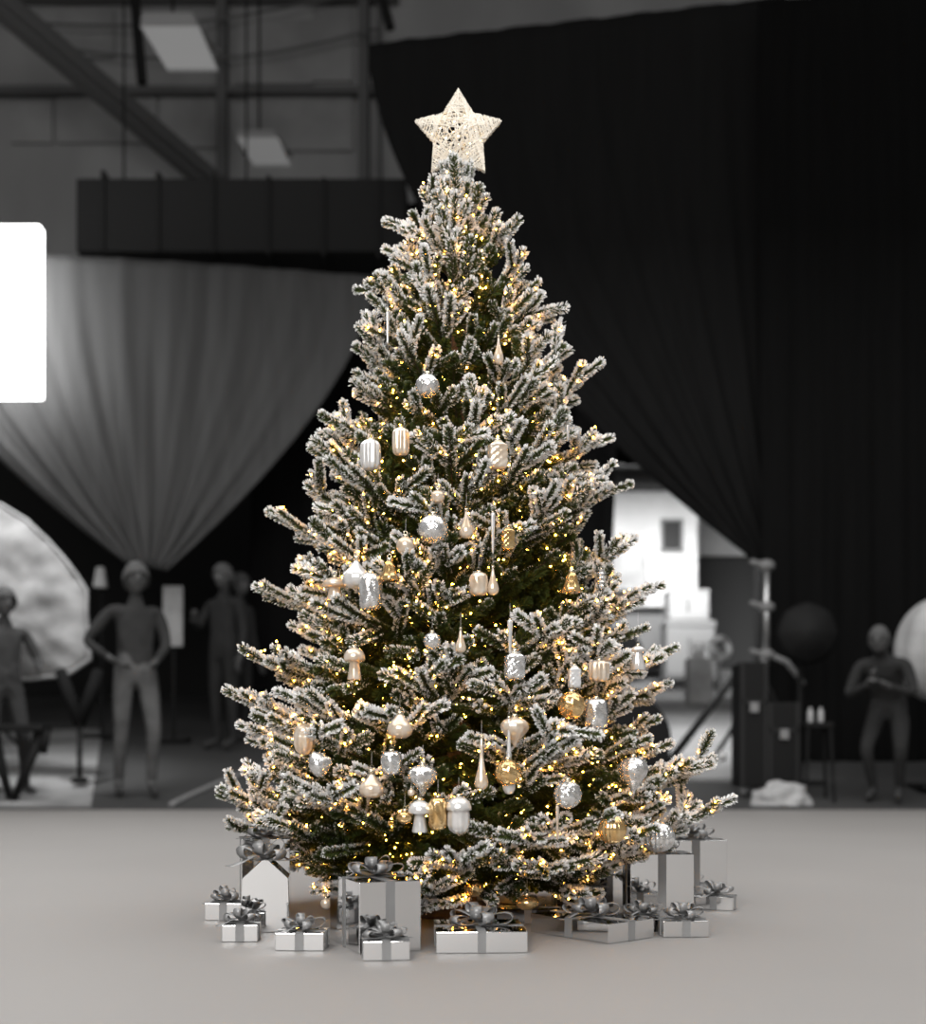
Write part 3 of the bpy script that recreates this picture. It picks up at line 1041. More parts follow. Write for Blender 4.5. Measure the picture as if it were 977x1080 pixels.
# ------------------------------------------------------------------ studio floor and hall shell
EDGE = 8.12
m = MB()
m.box((0, (EDGE + CY - 9) / 2, -.1), (24, EDGE + CY + 9, .2))
struct('floor', m, M['floor'])
m = MB()
y0, y1 = EDGE + CY + .03, 24 + CY
z0, z1 = ramp_z(EDGE + .03), ramp_z(24)
m.add([(-14, y0, z0), (14, y0, z0), (14, y1, z1), (-14, y1, z1), (-14, y0, z0 - .2), (14, y0, z0 - .2), (14, y1, z1 - .2), (-14, y1, z1 - .2)],
      [(0, 1, 2, 3), (7, 6, 5, 4), (0, 4, 5, 1), (1, 5, 6, 2), (2, 6, 7, 3), (3, 7, 4, 0)])
struct('floor_hall', m, M['hallfloor'])

DW = 16.0


def wall_rect(mb, u0_, v0_, u1, v1, D, th=.2, mi=0):
    a, b = at(u0_, v0_, D), at(u1, v1, D)
    mb.box(((a.x + b.x) / 2, a.y + th / 2, (a.z + b.z) / 2), (abs(b.x - a.x), th, abs(b.z - a.z)), None, mi)


m = MB()
wall_rect(m, -300, -160, 1300, 420, DW)
struct('wall_back', m, M['clad'])
m = MB()
wall_rect(m, -300, 420, 637, 800, DW)
wall_rect(m, 637, 420, 800, 492, DW)
wall_rect(m, 800, 420, 1300, 800, DW)
struct('wall_back_lower', m, M['black'])
for nm, xx in (('wall_left', -11.2), ('wall_right', 11.2)):
    m = MB()
    m.box((xx, 13 + CY - .4, 6), (.2, 10, 14))
    struct(nm, m, M['clad2'])
m = MB()
m.box((0, 13 + CY, 12.6), (22.6, 7, .2))
struct('ceiling', m, M['clad2'])

# back wall relief: panels, columns, beams
m = MB()
for (a, b, c, d) in ((250, 20, 330, 88), (262, 96, 372, 158), (60, 100, 165, 150), (12, 105, 55, 150), (170, 100, 232, 155), (330, 8, 372, 85), (60, 10, 120, 60)):
    wall_rect(m, a, b, c, d, DW - .06, .08)
struct('trim_1', m, M['clad2'])
m = MB()
for (a, b) in ((228, 238), (378, 388), (398, 402)):
    wall_rect(m, a, -60, b, 230, DW - .25, .2)
for (a, b) in ((90, 97), (-8, -2)):
    wall_rect(m, -200, a, 420, b, DW - .2, .15)
struct('trim_2', m, M['beam'])
# conduits sagging across the wall
for i, (a, b) in enumerate((((-20, 20), (400, -15)), ((60, 50), (400, 30)))):
    m = MB()
    pts = []
    for k in range(13):
        t = k / 12
        pts.append(at(a[0] + (b[0] - a[0]) * t, a[1] + (b[1] - a[1]) * t + 22 * math.sin(PI * t), DW - .4))
    m.tube(pts, .02, 6)
    struct('trim_%d' % (3 + i), m, M['beam'])
# the diagonal roof brace
m = MB()
a, b = at(-30, -22, 12.5), at(238, 205, 15.6)
d = (b - a)
rot = d.to_track_quat('Z', 'X').to_matrix().to_4x4()
m.box((a + b) / 2, (.30, .16, d.length), rot)
m.box((a + b) / 2 + Vector((0, -.12, 0)), (.10, .16, d.length), rot)
tag(m.build('roof_brace', M['beam']), 'dark diagonal steel brace running down across the upper back wall', 'beam')
m = MB()
for (a, b) in (((140, -30), (150, 88)), ((395, -30), (412, 30))):
    pa, pb = at(*a, 13.5), at(*b, 13.5)
    d = pb - pa
    m.box((pa + pb) / 2, (.10, .10, d.length), d.to_track_quat('Z', 'X').to_matrix().to_4x4())
struct('trim_5', m, M['beamdark'])
# dark duct above the grey drape
m = MB()
pa, pb = at(90, 235, 12.2), at(430, 246, 12.2)
m.box((pa + pb) / 2, ((pb - pa).length, .6, .74))
for k in range(6):
    m.box(pa.lerp(pb, (k + .5) / 6), (.05, .66, .80))
duct = tag(m.build('air_duct', M['duct'], bevel=.02), 'long dark air duct box above the grey drape', 'duct')
for k in (.12, .5, .88):
    m = MB()
    q = pa.lerp(pb, k)
    m.tube([(q.x, q.y, q.z + .36), (q.x, q.y, 12.5)], .012, 6)
    m.build('hanger_rod', M['beamdark'], duct)

# ceiling lamps
for (u0_, u1, v0_, v1, sh, D, lab) in ((149, 203, 6, 57, 23, 12.0, 'larger rectangular ceiling lamp high above the grey drape'),
                                       (250, 289, 130, 160, 15, 13.5, 'smaller rectangular ceiling lamp nearer the black drape')):
    top = at((u0_ + u1) / 2, v0_ + 6, D)
    t = thing('ceiling_lamp', lab, 'lamp', top, 0, 'ceiling lamps')
    s = D / F
    wv = (u1 - u0_) * s
    m = MB()
    # housing: a tapered box tilted towards the viewer
    dx, dz = sh * s, (v1 - v0_) * s
    fz = dz * .32
    m.add([(-wv / 2, 0, 0), (wv / 2, 0, 0), (wv / 2 + dx * .3, 0, -fz), (-wv / 2 - .02, 0, -fz), (-wv / 2, .5, .1), (wv / 2, .5, .1), (wv / 2 + dx, .45, -fz), (-wv / 2, .45, -fz)],
          [(0, 1, 2, 3), (7, 6, 5, 4), (0, 4, 5, 1), (1, 5, 6, 2), (3, 2, 6, 7), (3, 7, 4, 0)])
    m.build('housing', M['lampshell'], t, bevel=.02)
    m = MB()
    m.add([(-wv / 2, -.01, -fz), (wv / 2 + dx * .3, -.01, -fz), (wv / 2 + dx, .15, -dz), (-wv / 2 + dx, .15, -dz),
           (-wv / 2, .05, -fz), (wv / 2 + dx * .3, .05, -fz), (wv / 2 + dx, .2, -dz), (-wv / 2 + dx, .2, -dz)],
          [(0, 1, 2, 3), (7, 6, 5, 4), (0, 4, 5, 1), (1, 5, 6, 2), (2, 6, 7, 3), (3, 7, 4, 0)])
    m.build('diffuser', M['lamplens'], t)
    m = MB()
    m.tube([(0, .25, .05), (0, .25, 12.6 - top.z)], .015, 6)
    m.build('hanger_rod', M['beamdark'], t)


# ------------------------------------------------------------------ drapes
def drape(name, label, top, bot, ease, nf, amp, D, material, ns=140, nt=36, yease=1.0, fold_gather=True, droop=0.0):
    """cloth hung between a top line and a bottom line given as (u,v) functions of s"""
    vs, fs = [], []
    for j in range(nt + 1):
        t = j / nt
        for i in range(ns + 1):
            s_ = i / ns
            (ut, vt), (ub, vb) = top(s_), bot(s_)
            u = ub + (ut - ub) * (1 - t ** ease)
            v = vt + (vb - vt) * t ** yease
            ph = s_ * nf * 2 * PI
            a = amp * (.35 + .65 * t) * (math.sin(ph + 1.3 * math.sin(3 * s_ + 2 * t)) + .45 * math.sin(ph * 2.3 + 1.1 + t))
            p = at(u, v + droop * abs(math.sin(s_ * 6 * PI)) * (1 - t) ** 6, D)
            p.y += a
            vs.append(p)
    for j in range(nt):
        for i in range(ns):
            o = j * (ns + 1) + i
            fs.append((o, o + 1, o + ns + 2, o + ns + 1))
    mb = MB()
    mb.add(vs, fs)
    o = mb.build(name, material, smooth=True)
    sd = o.modifiers.new('thickness', 'SOLIDIFY')
    sd.thickness = .012
    return tag(o, label, 'curtain')


lin = lambda a, b: (lambda s: (a[0] + (b[0] - a[0]) * s, a[1] + (b[1] - a[1]) * s))
drape('stage_drape', 'grey swagged drape gathered to a point behind the person with bent elbows',
      lambda s: (-150 + 547 * s, 262 + (30 * s ** 1.5)), lin((132, 592), (176, 602)), 1.6, 9, .028, 11.0, M['greycloth'])
drape('swag_drape', 'huge black drape swept aside over the bright doorway',
      lambda s: (388 + 440 * s, 47 - 50 * s), lambda s: (795 + 30 * s, 588 + 40 * s), 1.75, 7, .03, 10.6, M['velvet2'], yease=1.0)
drape('side_drape', 'straight black drape hanging full height beside the doorway',
      lin((800, 2), (1120, -25)), lin((806, 818), (1120, 818)), 1.0, 8, .02, 10.3, M['velvet'])
drape('back_drape', 'flat black drape behind the Christmas tree at the back',
      lin((268, 262), (660, 150)), lin((262, 772), (640, 772)), 1.0, 10, .025, 12.6, M['velvet'])
drape('valance_drape', 'short black drape hung across the top of the doorway',
      lin((560, 120), (830, 100)), lin((560, 490), (830, 490)), 1.0, 8, .04, 13.2, M['velvet'])

# ------------------------------------------------------------------ softbox panel
D = 10.55
a, b = at(-70, 240, D), at(44, 420, D)
t = thing('softbox_light', 'bright white rectangular softbox light glowing in front of the grey drape', 'light', (a.x + .3, a.y, ramp_z(D)))
m = MB()
m.box(((a.x + b.x) / 2 - a.x - .3, 0, (a.z + b.z) / 2 - ramp_z(D)), (b.x - a.x, .12, a.z - b.z))
m.build('diffuser', M['softbox'], t, bevel=.015, seg=3)
m = MB()
m.tube([(.0, .14, 0.02), (.0, .14, b.z - ramp_z(D) + .4)], .025, 8)
m.build('stand_pole', M['beamdark'], t)
for k in range(3):
    m = MB()
    an = k * 2 * PI / 3
    m.tube([(0, .14, .5), (.5 * math.cos(an), .14 + .5 * math.sin(an), 0.02)], .018, 8)
    m.build('leg', M['beamdark'], t)

# ------------------------------------------------------------------ people
def person(label, loc, rz, J, heights=1.72, top='cloth_dark', low='cloth_dark', hair='hair', longhair=False, pre=None):
    """one continuous skinned body posed by joint positions (metres, facing -y), hair as a child"""
    k = heights / 1.75
    dflt = dict(pelvis=(0, 0, .97), waist=(0, 0, 1.10), chest=(0, -.005, 1.30), neck=(0, .0, 1.48), headb=(0, -.01, 1.56), head=(0, -.025, 1.645),
                shL=(.17, 0, 1.42), shR=(-.17, 0, 1.42), elL=(.23, .01, 1.13), elR=(-.23, .01, 1.13), wrL=(.25, -.06, .88), wrR=(-.25, -.06, .88),
                haL=(.25, -.09, .80), haR=(-.25, -.09, .80),
                hpL=(.09, 0, .92), hpR=(-.09, 0, .92), knL=(.10, -.02, .50), knR=(-.10, -.02, .50), anL=(.10, .02, .09), anR=(-.10, .02, .09),
                toL=(.12, -.17, .035), toR=(-.12, -.17, .035))
    dflt.update(J)
    P = {a: Vector(b) * k for a, b in dflt.items()}
    rad = dict(pelvis=(.155, .115), waist=(.135, .10), chest=(.155, .11), neck=(.055, .055), headb=(.052, .055), shL=(.062, .062), shR=(.062, .062), elL=(.044, .044), elR=(.044, .044),
               wrL=(.03, .026), wrR=(.03, .026), haL=(.038, .018), haR=(.038, .018), hpL=(.095, .095), hpR=(.095, .095), knL=(.06, .06), knR=(.06, .06),
               anL=(.042, .042), anR=(.042, .042), toL=(.04, .03), toR=(.04, .03))
    ed = [('pelvis', 'waist'), ('waist', 'chest'), ('chest', 'neck'), ('neck', 'headb'), ('chest', 'shL'), ('chest', 'shR'), ('shL', 'elL'), ('elL', 'wrL'), ('wrL', 'haL'),
          ('shR', 'elR'), ('elR', 'wrR'), ('wrR', 'haR'), ('pelvis', 'hpL'), ('pelvis', 'hpR'), ('hpL', 'knL'), ('knL', 'anL'), ('anL', 'toL'), ('hpR', 'knR'), ('knR', 'anR'), ('anR', 'toR')]
    bm = bmesh.new()
    lay = bm.verts.layers.skin.verify()
    bv = {}
    for a in rad:
        v = bm.verts.new(P[a])
        v[lay].radius = (rad[a][0] * k, rad[a][1] * k)
        v[lay].use_root = (a == 'pelvis')
        bv[a] = v
    for a, b in ed:
        bm.edges.new((bv[a], bv[b]))
    me = bpy.data.meshes.new('tmp')
    bm.to_mesh(me)
    bm.free()
    o = bpy.data.objects.new('tmp', me)
    COL.objects.link(o)
    o.modifiers.new('s', 'SKIN')
    sb = o.modifiers.new('d', 'SUBSURF')
    sb.levels = sb.render_levels = 1
    dg = bpy.context.evaluated_depsgraph_get()
    sk = bpy.data.meshes.new_from_object(o.evaluated_get(dg))
    bpy.data.objects.remove(o)
    # head with brow, nose, chin and ears; fingers
    hd = MB()
    hc = P['head']
    n, mm = 20, 28
    vs, fs = [], []
    for i in range(n + 1):
        th = PI * i / n
        for j in range(mm):
            ph = 2 * PI * j / mm
            x, y, z = math.sin(th) * math.cos(ph), math.sin(th) * math.sin(ph), math.cos(th)
            q = Vector((x * .077, y * .097, z * .118))
            if z < 0:
                q.x *= 1 - .28 * (-z) ** 1.5
                q.y *= 1 - .12 * (-z)
            if y < -.2:
                q.y -= .024 * math.exp(-((x / .16) ** 2) - ((z + .12) / .17) ** 2)      # nose
                q.y -= .008 * math.exp(-((x / .5) ** 2) - ((z - .2) / .10) ** 2)        # brow
                q.y += .012 * math.exp(-(((abs(x) - .38) / .16) ** 2) - ((z - .05) / .11) ** 2)  # eye sockets
                q.y -= .007 * math.exp(-((x / .24) ** 2) - ((z + .50) / .07) ** 2)      # lips
                q.y -= .010 * math.exp(-((x / .22) ** 2) - ((z + .80) / .13) ** 2)      # chin
            vs.append(hc + q * k)
    for i in range(n):
        for j in range(mm):
            fs.append((i * mm + j, i * mm + (j + 1) % mm, (i + 1) * mm + (j + 1) % mm, (i + 1) * mm + j))
    hd.add(vs, fs)
    for sx in (-1, 1):
        hd.ball(hc + Vector((sx * .078, .01, -.005)) * k, .03 * k, 6, (.35, .7, 1.1))
    for S in 'LR':
        w_, h_ = P['wr' + S], P['ha' + S]
        d = (h_ - w_).normalized()
        sd = d.cross(Vector((0, 1, 0)))
        if sd.length < .2:
            sd = d.cross(Vector((1, 0, 0)))
        sd = (Vector((0, 1, 0)) - d * d.y).normalized() if abs(d.y) < .8 else sd.normalized()
        nn = d.cross(sd).normalized()
        for q, ll in ((-1.5, .065), (-.5, .08), (.5, .085), (1.5, .075)):
            b = h_ + sd * (.017 * q * k)
            hd.tube([b - d * .02, b + d * (.03 * k), b + d * (ll * .8 * k) + nn * .012, b + d * (ll * k) + nn * .03], [.0095 * k] * 3 + [.007 * k], 6)
        hd.tube([w_ + d * .02 - sd * .02, w_ + d * .055 - sd * .05 * k, w_ + d * .085 - sd * .055 * k], [.012 * k, .011 * k, .008 * k], 6)
    me2 = hd.mesh('h', M['skin'])
    bm = bmesh.new()
    bm.from_mesh(sk)
    bm.from_mesh(me2)
    bm.to_mesh(sk)
    bm.free()
    o = bpy.data.objects.new('tmp2', sk)
    COL.objects.link(o)
    rm = o.modifiers.new('r', 'REMESH')
    rm.mode = 'VOXEL'
    rm.voxel_size = .0085
    sm = o.modifiers.new('sm', 'SMOOTH')
    sm.factor, sm.iterations = .5, 2
    dg = bpy.context.evaluated_depsgraph_get()
    body = bpy.data.meshes.new_from_object(o.evaluated_get(dg))
    bpy.data.objects.remove(o)
    body.name = 'person'
    body.materials.clear()
    for nm in ('skin', top, low, 'hair', 'eye'):
        body.materials.append(M[nm])
    hips = P['pelvis'].z
    lowpts = [(P[a], P[b]) for a, b in (('hpL', 'knL'), ('knL', 'anL'), ('hpR', 'knR'), ('knR', 'anR'))]
    toppts = [(P[a], P[b]) for a, b in (('waist', 'chest'), ('chest', 'neck'), ('shL', 'elL'), ('elL', 'wrL'), ('shR', 'elR'), ('elR', 'wrR'))]

    def sd_(p, a, b):
        t_ = max(0, min(1, (p - a).dot(b - a) / (b - a).length_squared))
        return (p - a.lerp(b, t_)).length

    mi = []
    for f in body.polygons:
        c = f.center
        if (c - hc).length < .135 * k and c.z > P['headb'].z - .02:
            e = c - hc
            isE = e.y < -.05 and abs(abs(e.x) - .029 * k) < .011 * k and abs(e.z - .006) < .009 * k
            mi.append(4 if isE else 0)
        elif min((c - P['haL']).length, (c - P['haR']).length) < .105 * k:
            mi.append(0)
        elif min((c - P['toL']).length, (c - P['toR']).length) < .15 * k and c.z < .1:
            mi.append(3)
        else:
            mi.append(2 if min(sd_(c, *q) for q in lowpts) < min(sd_(c, *q) for q in toppts) else 1)
    body.polygons.foreach_set('material_index', mi)
    body.polygons.foreach_set('use_smooth', [True] * len(mi))
    ob = bpy.data.objects.new('person', body)
    COL.objects.link(ob)
    ob.location = loc
    ob.rotation_euler = (0, 0, rz)
    tag(ob, label, 'person')
    hr = MB()
    vs, fs = [], []
    for i in range(13):
        th = (PI * .56) * i / 12
        for j in range(24):
            ph = 2 * PI * j / 24
            back = math.sin(ph)
            t2 = th * (1.0 + .28 * max(0, back) - .30 * max(0, -back))
            if longhair:
                t2 *= 1.12
            x, y, z = math.sin(t2) * math.cos(ph), math.sin(t2) * math.sin(ph), math.cos(t2)
            wob = 1 + .02 * math.sin(9 * ph + 3 * th)
            vs.append(hc + Vector((x * .087 * wob, y * .107 * wob + .004, z * .128 * wob)) * k)
    for i in range(12):
        for j in range(24):
            fs.append((i * 24 + j, i * 24 + (j + 1) % 24, (i + 1) * 24 + (j + 1) % 24, (i + 1) * 24 + j))
    hr.add(vs, fs)
    h = hr.build('hair', M[hair], ob, smooth=True)
    sd = h.modifiers.new('t', 'SOLIDIFY')
    sd.thickness = .012
    return ob


def stand_at(u, D):
    p = at(u, 800, D)
    p.z = ramp_z(D)
    return p


person('person standing with bent elbows and pale trousers below the gathered drape', stand_at(143, 8.6), deg(25),
       dict(elR=(-.36, .04, 1.17), wrR=(-.20, -.08, 1.04), haR=(-.14, -.12, 1.0), elL=(.22, -.08, 1.15), wrL=(.10, -.24, 1.0), haL=(.05, -.29, .97),
            knL=(.12, -.10, .50), anL=(.12, .02, .09), anR=(-.10, .16, .10), knR=(-.10, .02, .50), toR=(-.12, -.02, .04)), 1.68, 'cloth_mid', 'cloth_pale', 'hairpale')
person('person in dark clothes standing before the large white reflector', stand_at(4, 8.6), deg(40),
       dict(elL=(.28, -.05, 1.16), wrL=(.20, -.25, 1.08), haL=(.17, -.32, 1.08), knL=(.13, -.1, .5), anL=(.20, .05, .09), toL=(.22, -.14, .035)), 1.50, 'cloth_mid', 'cloth_dark', 'hair')
person('person in black standing in shadow before the black drape, face lit pale', stand_at(237, 11.0), deg(-30),
       dict(elR=(-.26, -.08, 1.17), wrR=(-.12, -.27, 1.2), haR=(-.07, -.33, 1.24)), 1.70, 'cloth_dark', 'cloth_dark', 'hairpale')
person('person in dark grey behind another in the shadow of the black drape', stand_at(252, 11.6), deg(60), {}, 1.62, 'cloth_mid', 'cloth_dark', 'hair')
person('person in dark clothes with hands together at the chest beside the black cases', stand_at(935, 8.45), deg(-30),
       dict(pelvis=(0, .12, .78), waist=(0, .08, .92), chest=(0, -.08, 1.08), neck=(0, -.20, 1.20), headb=(0, -.25, 1.25), head=(0, -.30, 1.31), shL=(.18, -.16, 1.14), shR=(-.18, -.16, 1.14),
            elL=(.26, -.22, .88), elR=(-.26, -.22, .88), wrL=(.10, -.44, .93), wrR=(-.06, -.46, .95), haL=(.04, -.50, .97), haR=(-.01, -.52, 1.0),
            hpL=(.09, .12, .74), hpR=(-.09, .12, .74), knL=(.14, -.14, .44), knR=(-.14, -.12, .44)), 1.50, 'cloth_mid', 'cloth_dark', 'hairpale')


# ------------------------------------------------------------------ left side kit
D = 9.2
t = thing('round_reflector', 'large crumpled white round reflector standing behind the person in front', 'reflector', stand_at(20, D))
m = MB()
ol = [(-150, 640), (-140, 580), (-100, 540), (-45, 522), (0, 532), (28, 549), (50, 570), (72, 595), (90, 622), (91, 655), (95, 695), (70, 712), (30, 716), (-10, 715), (-60, 712), (-120, 700)]
# filled cloth grid with crumples
cen = (0, 640)
vs, fs = [], []
base = Vector(t.location)
R_ = 14
NP_ = len(ol) * 4
for i in range(R_ + 1):
    f = i / R_
    for j in range(NP_):
        q = j / 4
        a, b = ol[int(q) % len(ol)], ol[(int(q) + 1) % len(ol)]
        u = a[0] + (b[0] - a[0]) * (q % 1)
        v = a[1] + (b[1] - a[1]) * (q % 1)
        p = at(cen[0] + (u - cen[0]) * f, cen[1] + (v - cen[1]) * f, D)
        p.y += .05 * noise.noise(p * 3.0) + .02 * noise.noise(p * 9.0) - .10 * (1 - f * f)
        vs.append(p - base)
for i in range(R_):
    for j in range(NP_):
        fs.append((i * NP_ + j, i * NP_ + (j + 1) % NP_, (i + 1) * NP_ + (j + 1) % NP_, (i + 1) * NP_ + j))
m.add(vs, fs)
c = m.build('cloth', M['reflector'], t, smooth=True)
sd = c.modifiers.new('t', 'SOLIDIFY')
sd.thickness = .01
m = MB()
m.tube([vs[R_ * NP_ + j % NP_] for j in range(NP_ + 1)], .018, 6, cap=False)
m.build('rim', M['midgrey'], t, smooth=True)
for (u, v0_, u2) in ((64, 712, 84), (104, 712, 84)):
    m = MB()
    pf = at(u2, 764, D - .25) - base
    m.tube([at(u, v0_ - 4, D - .05) - base, pf], .045, 8)
    m.build('leg', M['velvet'], t, smooth=True)
m = MB()
pf = at(84, 760, D - .25) - base
m.tube([pf, (pf.x, pf.y, .03)], .02, 8)
m.ball((pf.x, pf.y, .03), .07, 8, (1, 1, .4))
m.build('foot', M['beamdark'], t, smooth=True)
# folding stand at the edge
t = thing('folding_stand', 'dark splayed legs of a folding stand near the studio floor edge', 'stand', stand_at(14, 8.4))
base = Vector(t.location)
for (a, b) in (((44, 770), (14, 846)), ((-8, 770), (10, 842)), ((47, 770), (46, 795))):
    m = MB()
    pa, pb = at(*a, 8.4) - base, at(*b, 8.4) - base
    m.tube([pa, pb], [.05, .025], 8)
    m.build('leg', M['darkcase'], t, smooth=True)
m = MB()
pa, pb = at(-10, 768, 8.4) - base, at(50, 768, 8.4) - base
m.box((pa + pb) / 2, ((pb - pa).length, .2, .05))
m.build('top', M['darkcase'], t, bevel=.01)
# grey banner panel and small pale sign
D = 11.5
t = thing('banner_stand', 'narrow grey banner standing between the two shadowy groups of people', 'banner', stand_at(182, D))
base = Vector(t.location)
m = MB()
a, b = at(172, 618, D) - base, at(193, 682, D) - base
m.box((a + b) / 2, (abs(b.x - a.x), .03, abs(a.z - b.z)))
m.build('panel', M['palegrey'], t, bevel=.006)
m = MB()
m.tube([((a.x + b.x) / 2, .03, .03), ((a.x + b.x) / 2, .03, a.z)], .02, 8)
m.box(((a.x + b.x) / 2, .03, .02), (.3, .3, .04))
m.build('pole', M['beamdark'], t)
D = 11.8
t = thing('work_lamp', 'small pale work lamp above the shoulder of the person with bent elbows', 'lamp', stand_at(105, D))
base = Vector(t.location)
p = at(106, 609, D) - base
m = MB()
m.box(p, (.13, .12, .21), None, 0, .6)
m.build('head', M['white'], t, bevel=.02)
m = MB()
m.tube([(p.x, .04, .02), (p.x, .04, p.z - .08)], .018, 8)
m.box((p.x, .04, .02), (.35, .35, .04))
m.build('stand', M['beamdark'], t)
# long cable on the hall floor
m = MB()
pts = []
for k in range(21):
    q = k / 20
    Dk = 8.25 + 1.9 * q
    p = stand_at(180 + 108 * q, Dk)
    p.z += .012
    pts.append(p)
m.tube(pts, .02, 6)
tag(m.build('floor_cable', M['midgrey'], smooth=True), 'thin pale cable running straight across the dark hall floor', 'cable')

# ------------------------------------------------------------------ outside the doorway
D = 18.0
a, b = at(560, 518, D), at(736, 640, D)
zg = ramp_z(D)
t = thing('site_trailer', 'white boxy trailer with one dark window seen through the doorway', 'trailer', ((a.x + b.x) / 2, a.y, zg))
base = Vector(t.location)
m = MB()
m.box(Vector(((a.x + b.x) / 2, a.y + 1.2, (a.z + b.z) / 2)) - base, (b.x - a.x, 2.4, a.z - b.z))
for k in range(14):
    z = b.z + (a.z - b.z) * (k + .5) / 14
    m.box(Vector(((a.x + b.x) / 2, a.y - .005, z)) - base, (b.x - a.x, .02, .015))
m.build('body', M['white'], t, bevel=.02)
m = MB()
p = at(560, 518, D), at(742, 500, D)
m.box(Vector(((a.x + b.x) / 2, a.y + 1.0, (p[0].z + p[1].z) / 2)) - base, (b.x - a.x + .25, 2.9, p[1].z - p[0].z), None, 0, .92)
m.build('roof', M['roof'], t)
wa, wb = at(698, 549, D), at(719, 581, D)
m = MB()
cw_ = Vector(((wa.x + wb.x) / 2, a.y - .03, (wa.z + wb.z) / 2)) - base
for dx, dz, sx, sz in ((0, .5, 1, 0), (0, -.5, 1, 0), (.5, 0, 0, 1), (-.5, 0, 0, 1)):
    m.box(cw_ + Vector((dx * (wb.x - wa.x), 0, dz * (wa.z - wb.z))), ((wb.x - wa.x) * sx + .04, .05, (wa.z - wb.z) * sz + .04))
wf = m.build('window_frame', M['midgrey'], t)
m = MB()
m.box(cw_, ((wb.x - wa.x), .02, (wa.z - wb.z)))
m.build('pane', M['pane'], wf)
m = MB()
pa, pb = at(610, 586, D), at(680, 626, D)
m.box(Vector(((pa.x + pb.x) / 2, a.y - .15, (pa.z + pb.z) / 2)) - base, (pb.x - pa.x, .3, pa.z - pb.z), None, 0, .94)
m.build('side_locker', M['palegrey'], t, bevel=.03)
m = MB()
m.box(Vector(((a.x + b.x) / 2, a.y + 1.2, (b.z + zg + .4) / 2)) - base, ((b.x - a.x) * .98, 2.0, b.z - zg - .4))
m.build('chassis', M['midgrey'], t)
for u in (650, 600):
    m = MB()
    p = at(u, 700, D) - base
    m.tube([(p.x, -.05, .42), (p.x, .25, .42)], .42, 20)
    m.build('wheel', M['darkcase'], t, bevel=.03)
m = MB()
p = at(641, 493, D) - base
m.tube([(p.x, .8, p.z - .25), (p.x, .8, p.z)], .05, 8)
m.ball((p.x, .8, p.z + .02), .1, 8, (1, 1, 1.5))
m.build('roof_vent', M['palegrey'], t, smooth=True)
# second building: pale gable end with dark lower wall
D = 20.5
zg = ramp_z(D)
a, b = at(739, 530, D), at(830, 586, D)
t = thing('far_shed', 'far shed with pale upper boards and dark lower wall behind the drape edge', 'shed', ((a.x + b.x) / 2, a.y, zg))
base = Vector(t.location)
m = MB()
m.box(Vector(((a.x + b.x) / 2, a.y + 1, (a.z + b.z) / 2)) - base, (b.x - a.x, 2, a.z - b.z))
m.build('upper_wall', M['white'], t)
m = MB()
m.box(Vector(((a.x + b.x) / 2, a.y + 1.02, (b.z + zg) / 2)) - base, (b.x - a.x, 1.9, b.z - zg))
m.build('lower_wall', M['roof'], t)
m = MB()
m.box(Vector(((a.x + b.x) / 2, a.y + .9, a.z + .06)) - base, (b.x - a.x + .3, 2.5, .12))
m.build('roof', M['roof'], t)

# white crates stacked on a dolly
D = 16.9
zg = ramp_z(D)
a = at(726, 720, D)
t = thing('cart_dolly', 'low dark dolly carrying two white crates outside the doorway', 'dolly', (a.x, a.y, zg))
m = MB()
m.box((0, 0, .16), (.78, .6, .05))
m.build('deck', M['midgrey'], t, bevel=.01)
for sx in (-1, 1):
    for sy in (-1, 1):
        m = MB()
        m.tube([(sx * .3 - .02, sy * .22, .068), (sx * .3 + .02, sy * .22, .068)], .065, 14)
        m.build('wheel', M['darkcase'], t)
ztop = zg + .186
for (w_, v0_, v1, uu, lab, mt_) in ((51, 659, 717, 725.5, 'larger pale crate at the bottom of the outdoor stack', 'whitebox'), (42, 628, 660, 724, 'smaller brighter crate topmost of the outdoor stack', 'brightbox')):
    hh = (v1 - v0_) * D / F
    t = thing('storage_crate', lab, 'crate', (at(uu, 0, D).x, a.y, ztop), 0, 'white crates outside the doorway')
    m = MB()
    m.box((0, 0, hh * .44), (w_ * D / F, .5, hh * .88))
    m.build('body', M[mt_], t, bevel=.03)
    m = MB()
    m.box((0, 0, hh * .94), (w_ * D / F * 1.03, .52, hh * .12))
    m.build('lid', M[mt_], t, bevel=.02)
    m = MB()
    m.box((-.03, -.26, hh * .5), (.03, .03, hh * .4))
    m.build('handle', M['midgrey'], t)
    ztop += hh + .002
# small white bucket with a looped hose
D = 15.0
t = thing('white_bucket', 'small white bucket standing in front of the larger pale crate', 'bucket', stand_at(737, D))
base = Vector(t.location)
p = at(737, 686, D) - base
m = MB()
m.lathe([(0, p.z - .1), (.07, p.z - .1), (.085, p.z + .1), (.08, p.z + .1), (.066, p.z - .085), (0, p.z - .085)], 20)
m.build('body', M['white'], t, smooth=True)
m = MB()
m.box((p.x, 0, (p.z - .1) / 2), (.3, .3, p.z - .102))
m.build('box_plinth', M['palegrey'], t, bevel=.01)
t = thing('hose_reel', 'coiled pale hose loop hanging beside the larger pale crate', 'hose', stand_at(759, 15.3))
base = Vector(t.location)
m = MB()
p = at(759, 684, 15.3) - base
for rr in (.10, .125, .15):
    m.tube([(p.x + rr * math.cos(q), .03 * math.sin(3 * q), p.z + rr * math.sin(q)) for q in np.linspace(0, 2 * PI, 25)], .016, 6, cap=False)
m.build('coil', M['palegrey'], t, smooth=True)
m = MB()
m.tube([(p.x, .05, 0.01), (p.x, .05, p.z + .02)], .03, 8)
m.box((p.x, .05, .02), (.3, .3, .04))
m.build('post', M['midgrey'], t)

